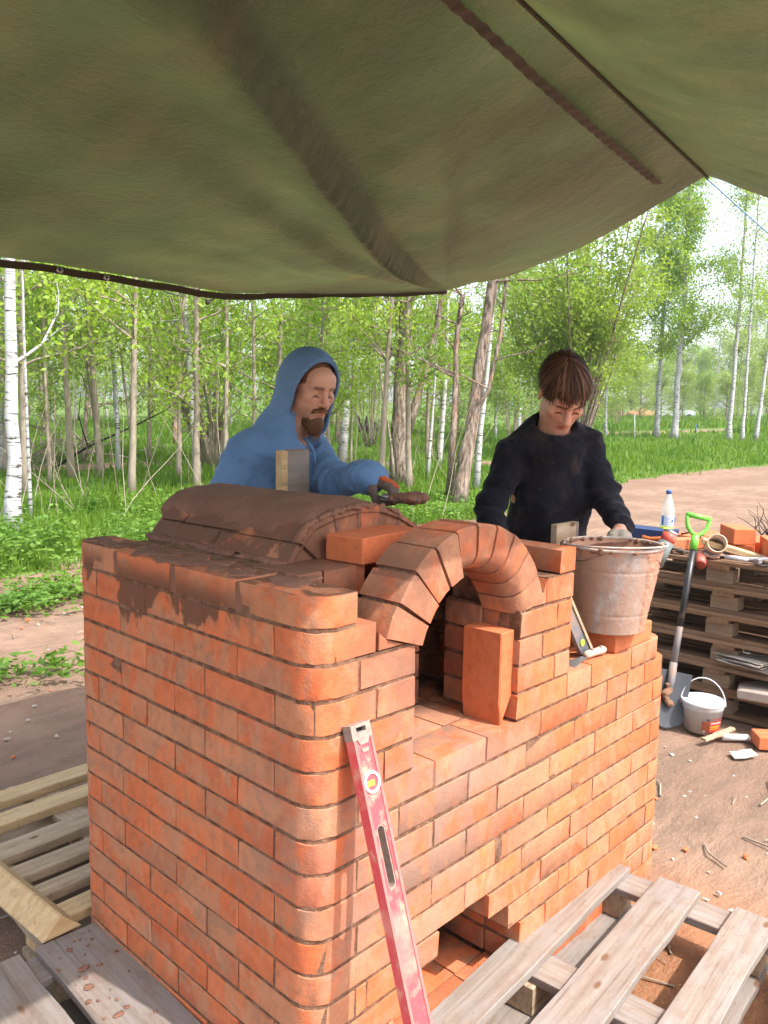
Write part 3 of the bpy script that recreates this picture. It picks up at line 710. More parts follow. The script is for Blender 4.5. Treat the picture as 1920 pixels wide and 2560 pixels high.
def limb_pts(p0, d, L, n=6, bend=0.25, up=0.15, rg=random):
    pts = [Vector(p0)]; d = Vector(d).normalized()
    for k in range(n):
        d = (d+Vector((rg.gauss(0, bend), rg.gauss(0, bend), rg.gauss(up, bend)*0.6))*0.5).normalized()
        pts.append(pts[-1]+d*L/n)
    return pts
def grow(path, r0, r1, nlimb, zr, llen, nleaf, lsize, lstart=0.35, spread=0.35, sub=2, droop=0.1, seed=1, sides=8, twig_r=0.012, rough=0.12):
    """trunk mesh and crown arrays along a path of points"""
    rg = random.Random(seed); g = np.random.default_rng(seed)
    P = [Vector(p) for p in path]; Q = []
    for a, b in zip(P[:-1], P[1:]):
        m = max(2, int((b-a).length/0.5))
        for k in range(m): Q.append(a.lerp(b, k/m))
    Q.append(P[-1]); n = len(Q)
    Q = [q+Vector((rg.gauss(0, r0*rough), rg.gauss(0, r0*rough), 0)) if 0 < i else q for i, q in enumerate(Q)]
    rad = [(r0+(r1-r0)*(i/(n-1))**0.85)*(1+0.45*math.exp(-i/1.1))*rg.uniform(0.94, 1.06) for i in range(n)]
    m = MB(); m.tube(Q, rad, sides); L = []
    z0, z1 = zr; zb = Q[0].z
    cand = [i for i in range(1, n) if z0 <= Q[i].z-zb <= z1] or [n-1]
    for _ in range(nlimb):
        i = rg.choice(cand); f = i/(n-1); a = rg.uniform(0, 6.283)
        d = (math.cos(a), math.sin(a), rg.uniform(0.15, 0.9)-droop)
        ln = llen*rg.uniform(0.5, 1.2)*(1.15-0.6*f); pts = limb_pts(Q[i], d, ln, 6, 0.3, 0.12-droop, rg)
        rr = max(min(rad[i]*0.5, twig_r*2.2), twig_r*0.5); m.tube(pts, [rr*(1-0.8*k/6) for k in range(7)], 5, False)
        L += [pts[k] for k in range(2, 7)]
        for _s in range(sub):
            k = rg.randint(2, 5); d2 = (pts[k+1]-pts[k]).normalized()+Vector((rg.gauss(0, .7), rg.gauss(0, .7), rg.gauss(-droop, .5)))
            p2 = limb_pts(pts[k], d2, ln*rg.uniform(.3, .6), 4, 0.3, -droop*.5, rg); m.tube(p2, [rr*0.4*(1-0.8*q/4) for q in range(5)], 4, False); L += p2[1:]
    if nleaf and L:
        A = np.array([tuple(q) for q in L]); C = A[g.integers(0, len(A), nleaf)]+g.normal(size=(nleaf, 3))*spread*g.uniform(0.25, 1.0, (nleaf, 1))
        C = C[C[:, 2] > zb+lstart]
        return m, leaf_arrays(C, lsize, rg=g)
    return m, None
def plant_tree(label, cat, base, m, leaf, bark, lmat, name, group=None, extra=None):
    base = Vector(base)
    o = thing(name, label, cat, tuple(base), 0, group)
    mm = MB(); mm.v = [tuple(Vector(v)-base) for v in m.v]; mm.f = m.f
    mm.build('trunk', bark, o, True)
    if leaf is not None:
        Vv, Ff = leaf; link('crown', npmesh('crown', Vv-np.array(base), Ff), o, lmat)
    if extra:
        for e, bm in extra:
            ee = MB(); ee.v = [tuple(Vector(v)-base) for v in e.v]; ee.f = e.f; ee.build('stem', bm, o, True)
    return o
def px_path(pts, top=None, D=None):
    b = ground(*pts[0]); d = float((b-CAMP)@_f) if D is None else D
    P = [b-np.array([0, 0, .08])]+[atD(x*K, y*K, d) for x, y in pts[1:]]
    if top:
        v = P[-1]-P[-2]; v = v/np.linalg.norm(v); v = v*0.5+np.array([0, 0, 0.5]); v /= np.linalg.norm(v)
        z = P[-1][2]-P[0][2]
        if top > z: P.append(P[-1]+v*(top-z))
    return P
_seed = [100]
def px_tree(label, cat, pts, w, top, name='birch_tree', bark='birch', lmat='leaf', nl=14, zr=(2.5, 99), ll=1.6, nleaf=1500, ls=0.05, **kw):
    nleaf = int(nleaf*2.3); ls *= .92; kw.setdefault('spread', .26)
    """w = trunk width near the ground in display pixels"""
    _seed[0] += 1
    P = px_path(pts, top); d = float((P[0]-CAMP)@_f); r0 = w*K*d/FPX/2
    m, lf = grow(P, r0, r0*0.35, nl, zr, ll, nleaf, ls, seed=_seed[0], **kw)
    return plant_tree(label, cat, P[0], m, lf, MAT[bark], MAT[lmat], name)
# --- trees one can single out, left to right
px_tree('thick white birch trunk nearest the yard, by the left edge of the photo', 'tree', [(28, 1160), (27, 900), (22, 560)], 33, 9, nl=10, zr=(1.8, 9), ll=1.8, nleaf=900)
px_tree('pinkish white birch cut by the left edge, behind the thick birch', 'tree', [(6, 1012), (3, 800), (-2, 560)], 17, 9, nl=12, nleaf=1400)
px_tree('thin pale sapling just behind the thick white birch', 'tree', [(66, 1122), (60, 960), (47, 560)], 8, 7, nl=10, nleaf=900)
px_tree('spindly grey trunk between thick birch and brush heap', 'tree', [(108, 1046), (97, 800), (90, 600)], 8, 8, bark='twig', nl=12, nleaf=1500)
px_tree('dark crooked trunk leaning left over the grass', 'tree', [(217, 1030), (200, 860), (180, 740), (155, 605)], 10, 8, name='aspen_tree', bark='twig', nl=14, nleaf=1700)
px_tree('straight white birch near the left dirt path', 'tree', [(256, 1024), (252, 900), (243, 760), (229, 600)], 10, 10, nl=16, nleaf=2200)
px_tree('slim brown trunk beside straight white birch', 'tree', [(293, 1024), (278, 900), (262, 770), (240, 600)], 6, 9, name='aspen_tree', bark='twig', nl=12, nleaf=1500)
px_tree('short dark bushy trunk in sunlit clearing at left', 'tree', [(382, 962), (376, 900), (380, 800)], 12, 7, name='aspen_tree', bark='bark', nl=22, zr=(0.8, 9), nleaf=3000, ls=0.06)
px_tree('white birch leaning left beside many-stemmed willow clump', 'tree', [(428, 1036), (420, 940), (410, 800), (400, 640)], 15, 10, nl=14, nleaf=1600)
px_tree('grey trunk rising straight between willow clump and hooded man', 'tree', [(474, 1000), (472, 800), (470, 620)], 9, 9, name='aspen_tree', bark='twig', nl=14, nleaf=1800)
px_tree('bright white birch trunk directly above hood of man', 'tree', [(697, 962), (694, 800), (690, 600)], 20, 12, nl=16, nleaf=1800)
px_tree('slim grey trunk above hood, left of bright birch', 'tree', [(664, 965), (664, 800), (662, 600)], 10, 11, name='aspen_tree', bark='twig', nl=12, nleaf=1200)
px_tree('cream birch trunk leaning right next to hood', 'tree', [(737, 1000), (745, 900), (757, 760), (770, 620)], 18, 11, nl=14, nleaf=1800)
px_tree('greyish trunk between hood and cream birch', 'tree', [(728, 960), (731, 820), (734, 640)], 9, 10, name='aspen_tree', bark='bark', nl=12, nleaf=1400)
px_tree('thin white birch right of forked willow', 'tree', [(922, 1036), (932, 920), (941, 790), (944, 640)], 7, 9, nl=10, nleaf=1300)
px_tree('white birch trunk bending up behind leaning willow', 'tree', [(945, 1018), (955, 920), (965, 780), (968, 620)], 11, 10, nl=12, nleaf=1500)
px_tree('pale birch half hidden behind the leaning willow', 'tree', [(1028, 1055), (1038, 930), (1058, 760), (1066, 560)], 12, 10, nl=12, nleaf=1400)
px_tree('slim birch just right of dark-haired boy', 'tree', [(1308, 944), (1309, 860), (1310, 720)], 7, 9, nl=12, nleaf=1500)
px_tree('left birch of the close pair on the right meadow', 'tree', [(1417, 944), (1424, 820), (1436, 640), (1440, 520)], 12, 14, nl=40, zr=(4.5, 14), ll=2.6, nleaf=7500, ls=0.075, spread=0.5)
px_tree('right birch of the close pair on the right meadow', 'tree', [(1456, 948), (1466, 800), (1478, 650), (1484, 520)], 15, 14, nl=40, zr=(4.5, 14), ll=2.6, nleaf=7500, ls=0.075, spread=0.5)
px_tree('tall birch with bare lower trunk right of the pair', 'tree', [(1574, 952), (1584, 820), (1598, 660), (1610, 480)], 11, 15, nl=36, zr=(5.5, 16), ll=2.0, nleaf=2800, ls=0.06, spread=0.6)
px_tree('birch bending up behind two thin trunks near right edge', 'tree', [(1603, 955), (1612, 820), (1625, 640), (1636, 480)], 8, 15, nl=30, zr=(5.5, 16), ll=2.0, nleaf=2200, ls=0.06, spread=0.6)
px_tree('slanting birch cut by the right edge of the photo', 'tree', [(1632, 953), (1645, 860), (1668, 700)], 9, 14, nl=26, zr=(5.5, 15), ll=2.0, nleaf=1800, ls=0.06, spread=0.6)
# forked willow in the middle
P = px_path([(868, 1042), (866, 930), (870, 830), (876, 720), (878, 620)], 9); d0 = float((P[0]-CAMP)@_f); wpx = K*d0/FPX/2
m, lf = grow(P, 40*wpx, 14*wpx, 16, (2.5, 9), 2.2, 2600, 0.055, seed=301, sides=10)
m2, lf2 = grow([atD(877*K, 935*K, d0), atD(905*K, 850*K, d0), atD(935*K, 745*K, d0), atD(955*K, 640*K, d0), atD(966*K, 520*K, d0)], 17*wpx, 9*wpx, 8, (0.5, 9), 1.8, 900, 0.055, seed=302)
m3, _ = grow([atD(850*K, 1030*K, d0-.3), atD(845*K, 960*K, d0-.3), atD(828*K, 860*K, d0-.3), atD(806*K, 640*K, d0-.3)], 6*wpx, 3*wpx, 8, (0.5, 9), 1.4, 0, 0.05, seed=303)
plant_tree('thick brown forked willow with mossy trunk in the middle', 'tree', P[0], m, lf, MAT['bark'], MAT['leaf2'], 'willow_tree', extra=[(m2, MAT['bark']), (m3, MAT['twig'])])
# leaning willow with split bark
P = px_path([(988, 1085), (1002, 1010), (1023, 900), (1040, 780), (1056, 660), (1068, 560)], 9); d0 = float((P[0]-CAMP)@_f); wpx = K*d0/FPX/2
m, lf = grow(P, 32*wpx, 13*wpx, 14, (2.8, 9), 2.0, 2200, 0.055, seed=311, sides=10)
m2, lf2 = grow([ground(972, 1072), atD(975*K, 1000*K, d0), atD(982*K, 870*K, d0), atD(985*K, 760*K, d0), atD(998*K, 640*K, d0)], 17*wpx, 10*wpx, 10, (1.8, 9), 1.6, 0, 0.05, seed=312)
m3, _ = grow([atD(990*K, 1000*K, d0-.2), atD(1022*K, 905*K, d0-.2), atD(1056*K, 840*K, d0-.2), atD(1082*K, 720*K, d0-.2), atD(1094*K, 600*K, d0-.2)], 11*wpx, 7*wpx, 6, (0.8, 9), 1.2, 0, 0.05, seed=313)
plant_tree('reddish leaning willow with split bark beside boy', 'tree', P[0], m, lf, MAT['bark'], MAT['leaf2'], 'willow_tree', extra=[(m2, MAT['bark']), (m3, MAT['bark'])])
# many-stemmed clumps
def clump(label, base, nst, h, fan, r, nleaf, seed, lmat='leaf2', bark='twig', ls=0.05, leanx=0.0, zr=(1.2, 9), name='willow_shrub', nl=7, ll=1.1):
    nleaf = int(nleaf*2.0); ls *= .90; rg = random.Random(seed); g = MB(); LV = []; LF = []; off = 0; base = Vector(base)
    for k in range(nst):
        a = rg.uniform(0, 6.283); f = rg.uniform(0.1, 1.0)*fan
        d = Vector((math.cos(a)*f+leanx*_r[0], math.sin(a)*f+leanx*_r[1], 1)).normalized(); hh = h*rg.uniform(.6, 1.1)
        p0 = base+Vector((math.cos(a)*.15, math.sin(a)*.15, -.05)); pts = [p0]
        for q in range(1, 5): pts.append(p0+d*hh*q/4+Vector((math.cos(a), math.sin(a), 0))*f*0.12*(q*q/4)+Vector((rg.gauss(0, .05), rg.gauss(0, .05), 0)))
        m, lf = grow(pts, r*rg.uniform(.5, 1.2), r*0.25, nl, zr, ll, nleaf//nst, ls, seed=seed*37+k, sides=5, twig_r=0.007)
        n = len(g.v); g.v += m.v; g.f += [tuple(i+n for i in ff) for ff in m.f]
        if lf is not None: LV.append(lf[0]); LF.append(lf[1]+off); off += len(lf[0])
    return plant_tree(label, 'shrub', base, g, (np.concatenate(LV), np.concatenate(LF)) if LV else None, MAT[bark], MAT[lmat], name)
clump('willow clump of many thin tan stems left of hooded man', ground(458, 1008), 34, 6.8, 0.34, 0.048, 1500, 5, leanx=-0.16)
clump('spiky bare-stemmed willow shrub behind dead stump', ground(800, 965), 14, 6.0, 0.35, 0.03, 2200, 6)
clump('dense leafy willow with dark fanning stems behind boy', ground(1245, 985), 28, 8.5, 0.55, 0.06, 17000, 7, ls=0.07, zr=(2.6, 9), bark='bark', nl=11, ll=1.7)
clump('leafy willow shrub between leaning willow and boy', ground(1110, 960), 14, 6.5, 0.4, 0.03, 5200, 8, ls=0.06)
clump('low leafy willow at the right of fanning willow', ground(1330, 925), 10, 4.5, 0.45, 0.025, 1500, 9, ls=0.06)
# broken stump
b = ground(800, 944); d0 = float((b-CAMP)@_f); st = MB()
for k in range(7):
    q = b+np.array([random.gauss(0, .16), random.gauss(0, .16), -.1]); st.tube([q, q+np.array([random.gauss(0, .08), random.gauss(0, .08), .5]), q+np.array([random.gauss(0, .12), random.gauss(0, .12), random.uniform(.7, 1.25)])], [.16, .13, .04], 7)
s_ = NT('rotten_wood', .95); s_.color((0.022, 0.018, 0.016)); MAT['rotten'] = s_.m
tag(st.build('stump', MAT['rotten'], None, False), 'dark broken rotten stump in grass behind trowel arm', 'stump')
# --- background wood: prototypes copied
def proto(kind, seed):
    rg = random.Random(seed)
    if kind == 'bushy': path = [(0, 0, -.1), (0.1, 0, 2.5), (0.15, .1, 6.5)]; return grow(path, .11, .03, 46, (0.6, 9), 2.4, 8000, 0.075, seed=seed, spread=.40, sides=6, sub=2, lstart=0.3), 'bark', 'leaf_far'
    if kind == 'birch': path = [(0, 0, -.1), (rg.uniform(-.3, .3), 0, 5), (rg.uniform(-.6, .6), .2, 11)]; return grow(path, .10, .03, 40, (2.2, 11), 1.9, 6000, 0.062, seed=seed, spread=.36, sides=6, sub=2), 'birch', 'leaf_far'
    if kind == 'pole': path = [(0, 0, -.1), (rg.uniform(-.4, .4), 0, 4), (rg.uniform(-.8, .8), .2, 9)]; return grow(path, .07, .02, 26, (1.2, 9), 1.5, 3200, 0.052, seed=seed, spread=.32, sides=6, sub=2), 'twig', 'leaf'
protos = {}
def far_tree(kind, x, y, s, label, group, v=0):
    key = (kind, v)
    if key not in protos:
        (m, lf), bk, lm = proto(kind, 400+hash(kind) % 1 + v*7+len(kind))
        tm = m.mesh('trunk', True); cm = npmesh('crown', lf[0], lf[1]); tm.materials.append(MAT[bk]); cm.materials.append(MAT[lm]); protos[key] = (tm, cm)
    tm, cm = protos[key]
    o = thing({'bushy': 'bushy_tree', 'birch': 'birch_tree', 'pole': 'young_tree'}[kind], label, 'tree', (x, y, float(terrain(x, y))), random.uniform(0, 6.28), group)
    o.scale = (s*random.uniform(.85, 1.15),)*2+(s*random.uniform(.9, 1.15),)
    link('trunk', tm, o); link('crown', cm, o); return o
def polar(dx, dist):
    d = ray(dx*K, 1000); d = d[:2]/np.hypot(d[0], d[1]); return CAMP[0]+d[0]*dist, CAMP[1]+d[1]*dist
rg = random.Random(17)
for i in range(50):                                                       # the wood behind the clearing, left and middle
    dx = -260+1500*((i*0.618) % 1.0); dist = 30+42*rg.random()**0.9
    if 960 < dx < 1240 and dist < 36: dist += 14
    kind = rg.choice(['bushy', 'birch', 'birch', 'pole', 'bushy'])
    far_tree(kind, *polar(dx, dist), rg.uniform(.75, 1.15), {'bushy': 'one of the bushy green trees filling the wood behind the clearing', 'birch': 'one of the slender birches filling the wood behind the clearing', 'pole': 'one of the thin young trees filling the wood behind the clearing'}[kind], 'trees of the wood behind the clearing' if kind == 'bushy' else 'birches of the wood behind the clearing' if kind == 'birch' else 'young trees of the wood behind the clearing', i % 3)
for i in range(26):                                                       # thin trees standing in the near wood
    dx = -180+1150*((i*0.618+.31) % 1.0); dist = 15+9*rg.random()
    far_tree('pole', *polar(dx, dist), rg.uniform(.7, 1.05), 'one of the thin leafy saplings at the front of the wood', 'saplings at the front of the wood', i % 4)
for i in range(40):                                                       # tree line beyond the field
    dx = 1000+900*((i*0.618+.1) % 1.0); dist = 105+45*rg.random()
    far_tree(rg.choice(['bushy', 'birch', 'bushy']), *polar(dx, dist), rg.uniform(1.1, 1.7), 'one of the trees in the tree line beyond the field', 'trees in the far tree line', i % 3)
for i in range(10):
    dx = 1290+420*i/9; dist = 78+14*rg.random()
    far_tree('bushy', *polar(dx, dist), rg.uniform(.6, 1.0), 'one of the low bushy trees along the far field edge', 'low trees along the far field edge', i % 3)
# ------------------------------------------------------------------ grass, weeds, crop
def blades(X, Y, h, w, lean=0.45, g=rng):
    n = len(X); z = terrain(X, Y)-0.01
    a = g.uniform(0, 6.283, n); ca, sa = np.cos(a), np.sin(a); hh = h*g.uniform(.45, 1.25, n); ww = w*g.uniform(.6, 1.3, n)
    la = g.uniform(0, 6.283, n); ln = lean*hh*g.uniform(.1, 1.2, n); lx, ly = np.cos(la)*ln, np.sin(la)*ln
    B = np.stack([X, Y, z], -1); s = np.stack([ca*ww/2, sa*ww/2, 0*ww], -1)
    mid = B+np.stack([lx*.35, ly*.35, hh*.6], -1); tip = B+np.stack([lx, ly, hh*.98], -1)
    V = np.stack([B-s, B+s, mid+s*.8, mid-s*.8, tip], 1).reshape(-1, 3); i = (np.arange(n)*5)[:, None]
    F = np.concatenate([i+[0, 1, 2], i+[0, 2, 3], i+[3, 2, 4]]); return V, F
def scatter(n, d0, d1, az0, az1, pw=1.0, cond=None, g=rng):
    d = d0*np.power(d1/d0, g.uniform(0, 1, n)**pw); a = g.uniform(az0, az1, n)
    X = CAMP[0]+d*np.sin(a); Y = CAMP[1]+d*np.cos(a)
    k = g.uniform(0, 1, n) < (grassy(X, Y) if cond is None else cond(X, Y)); return X[k], Y[k], d[k]
X, Y, D_ = scatter(150000, 6.5, 60, R(8), R(86), 1.15)
hgt = np.clip(0.20+0.20*fnoise(41)(X*.8, Y*.8), 0.10, .55); hgt = hgt*np.clip(0.65+D_/40, .7, 1.5)*np.where(X-Y*1.1 > 2, .75, 1)
V, F = blades(X, Y, hgt, 0.007+0.0011*D_, 0.55)
tag(link('grass', npmesh('grass', V, F), None, MAT['grass']), 'lush green meadow grass under the trees', 'grass', kind='stuff')
X, Y, D_ = scatter(26000, 55, 125, R(56), R(88), 1.0, lambda x, y: np.clip(1.0-0*x, 0, 1)*(seg_dist(x, y, PATH2) > 3.0))
V, F = blades(X, Y, 0.55+0*X, 0.16+0*X, 0.4); tag(link('crop', npmesh('crop', V, F), None, MAT['grass']), 'tall bright green field growth beyond the sandy track', 'crop', kind='stuff')
def weeds(n, cond, hmax, ls, seed, per=9):
    g = np.random.default_rng(seed); X, Y = cond(n, g); C = []
    hh = hmax*g.uniform(.35, 1.1, len(X)); z = terrain(X, Y)
    for k in range(per):
        f = g.uniform(.25, 1.0, len(X)); rr = 0.09*g.uniform(.2, 1.2, len(X)); a = g.uniform(0, 6.283, len(X))
        C.append(np.stack([X+np.cos(a)*rr, Y+np.sin(a)*rr, z+hh*f], -1))
    C = np.concatenate(C); V, F = leaf_arrays(C, ls, rg=g)
    # weeds hold their leaves nearly flat
    Vr = V.reshape(-1, 4, 3); c = Vr.mean(1, keepdims=True); Vr = c+(Vr-c)*np.array([1, 1, .45]); return Vr.reshape(-1, 3), F
def wcond(n, g):
    X, Y, D_ = scatter(n, 6.6, 13.5, R(8), R(66), 1.0, lambda x, y: grassy(x, y)*np.clip(0.45+0.8*fnoise(51)(x*1.3, y*1.3), 0, 1), g); return X, Y
V, F = weeds(5200, wcond, 0.42, 0.045, 52)
def wpatch(n, g):
    c = [pxy(95, 1300), pxy(25, 1330), pxy(150, 1285), pxy(110, 1275), pxy(40, 1310), pxy(10, 1470), pxy(880, 1125), pxy(940, 1115), pxy(985, 1118)]
    XX = np.concatenate([g.normal(q[0], .22, n//len(c)) for q in c]); YY = np.concatenate([g.normal(q[1], .16, n//len(c)) for q in c]); return XX, YY
V2, F2 = weeds(330, wpatch, 0.17, 0.04, 53)
tag(link('weeds', npmesh('weeds', np.concatenate([V, V2]), np.concatenate([F, F2+len(V)])), None, MAT['weed']), 'leafy bright weeds along the edge of bare earth', 'weeds', kind='stuff')
# bare twigs and brush
tw = MB(); rg = random.Random(61)
for k in range(110):
    x, y = polar(rg.uniform(-120, 1000), rg.uniform(12, 26)); z = float(terrain(x, y)); a = rg.uniform(0, 6.283); L = rg.uniform(.8, 3.2); ti = rg.uniform(.1, .9)
    tw.tube(limb_pts((x, y, z), (math.cos(a)*ti, math.sin(a)*ti, 1), L, 5, .22, .05, rg), [.008, .007, .006, .005, .003, .002], 4, False)
tag(tw.build('twigs', MAT['twig'], None, True), 'thin bare twigs standing in the grass of the wood', 'twigs', kind='stuff')
tw = MB(); bx, by, bz = ground(95, 1000)
for k in range(70):
    a = rg.uniform(0, 6.283); q = (bx+rg.gauss(0, 1.0), by+rg.gauss(0, .8), bz+rg.uniform(0, .5)); tw.tube(limb_pts(q, (math.cos(a), math.sin(a), rg.uniform(-.1, .9)), rg.uniform(.8, 2.4), 5, .3, 0, rg), [.018, .016, .012, .009, .006, .004], 4, False)
tag(tw.build('brush_heap', MAT['twig'], None, True), 'tangled heap of pale dead branches under the left birches', 'brush', kind='stuff')
p0 = ground(120, 1010); d0 = float((p0-CAMP)@_f)
fb_ = MB(); fb_.tube([p0, atD(190*K, 965*K, d0), atD(290*K, 920*K, d0), atD(360*K, 885*K, d0), atD(400*K, 855*K, d0)], [.035, .03, .022, .015, .008], 6); fb_.tube([atD(190*K, 965*K, d0), atD(170*K, 900*K, d0-.3), atD(175*K, 840*K, d0-.4)], [.02, .014, .006], 5)
tag(fb_.build('fallen_branch', MAT['rotten'], None, True), 'long dark dead branch slanting up across the left clearing', 'branch')
tw = MB(); b = ground(1672, 1165)
for k in range(34):
    a = rg.uniform(0, 6.283); tw.tube(limb_pts((b[0]+rg.gauss(0, .12), b[1]+rg.gauss(0, .12), b[2]), (math.cos(a)*.7, math.sin(a)*.7, 1), rg.uniform(.25, .6), 5, .35, .05, rg), [.009, .008, .006, .005, .004, .003], 4, False)
tag(tw.build('dry_bush', MAT['rotten'], None, True), 'dry dark leafless bush cut by the right edge behind the pallets', 'bush')
# ------------------------------------------------------------------ far things across the field
def post(dx, y0, y1, r, mat, label):
    b = ground(dx, y0); d = float((b-CAMP)@_f); t_ = atD(dx*K, y1*K, d); p = MB(); p.tube([b-np.array([0, 0, .1]), b*.5+t_*.5, t_], [r, r, r*.8], 6); tag(p.build('stake', MAT[mat], None, True), label, 'stake')
q_ = NT('white_paint', .6); q_.color((.7, .7, .68)); MAT['white'] = q_.m
q_ = NT('blue_paint', .6); q_.color((.06, .12, .3)); MAT['bluep'] = q_.m
post(1371, 945, 895, .035, 'white', 'thin white stake at the edge of the meadow right of boy')
post(1503, 937, 915, .04, 'bluep', 'short blue stake by the sandy track')
cx, cy = polar(1460, 102); cz = float(terrain(cx, cy)); car = thing('parked_car', 'small white car parked far away across the field', 'car', (cx, cy, cz), YAW*-1+0.1)
q_ = NT('car_paint', .35, .5); q_.color((.36, .38, .40)); q2 = NT('car_glass', .15, .6); q2.color((.03, .04, .05)); q3 = NT('tyre_rubber', .9); q3.color((.02, .02, .02))
V, F = prism_xz([(-2.1, .35), (2.1, .35), (2.15, .75), (1.95, .95), (.95, 1.02), (.45, 1.45), (-1.2, 1.5), (-1.85, 1.0), (-2.15, .9)], -.82, .82, .05); MB().add(V, F).build('body', q_.m, car, False)
V, F = prism_xz([(.80, 1.02), (.42, 1.38), (-1.1, 1.42), (-1.55, 1.02)], -.84, .84, .02); MB().add(V, F).build('window', q2.m, car)
for sx in (-1.3, 1.35):
    for sy in (-.75, .75):
        MB().lathe([(.10, -.1), (.31, -.09), (.31, .09), (.10, .1)], 14, Matrix.Translation((sx, sy, .31)) @ Matrix.Rotation(R(90), 4, 'X')).build('wheel', q3.m, car, True)
hx, hy = polar(1316, 96); hz = float(terrain(hx, hy)); sh = thing('shed', 'small brown shed far off behind the slim birch', 'shed', (hx, hy, hz), 0.4)
q_ = NT('shed_board', .9); q_.color((.25, .13, .09)); MB().box((0, 0, 1.2), (3.2, 3, 2.5)).build('wall', q_.m, sh)
V, F = prism_xz([(-1.9, 2.35), (1.9, 2.35), (0, 3.7)], -1.75, 1.75); q2 = NT('shed_roof', .8); q2.color((.5, .5, .52)); MB().add(V, F).build('roof', q2.m, sh); MB().box((.4, -1.52, 1), (.9, .06, 2)).build('door', MAT['rotten'], sh)
sx_, sy_ = polar(1388, 104); q_ = NT('sand', .95); q_.color((.26, .14, .07)); sb = MB(); bl = sb; blob((0, 0, 0), (2.6, 2.0, 1.05), 5, 16); o = sb.build('sand_heap', q_.m, None, True); o.location = (sx_, sy_, float(terrain(sx_, sy_))); tag(o, 'low orange heap of sand at the far field edge', 'sand heap')
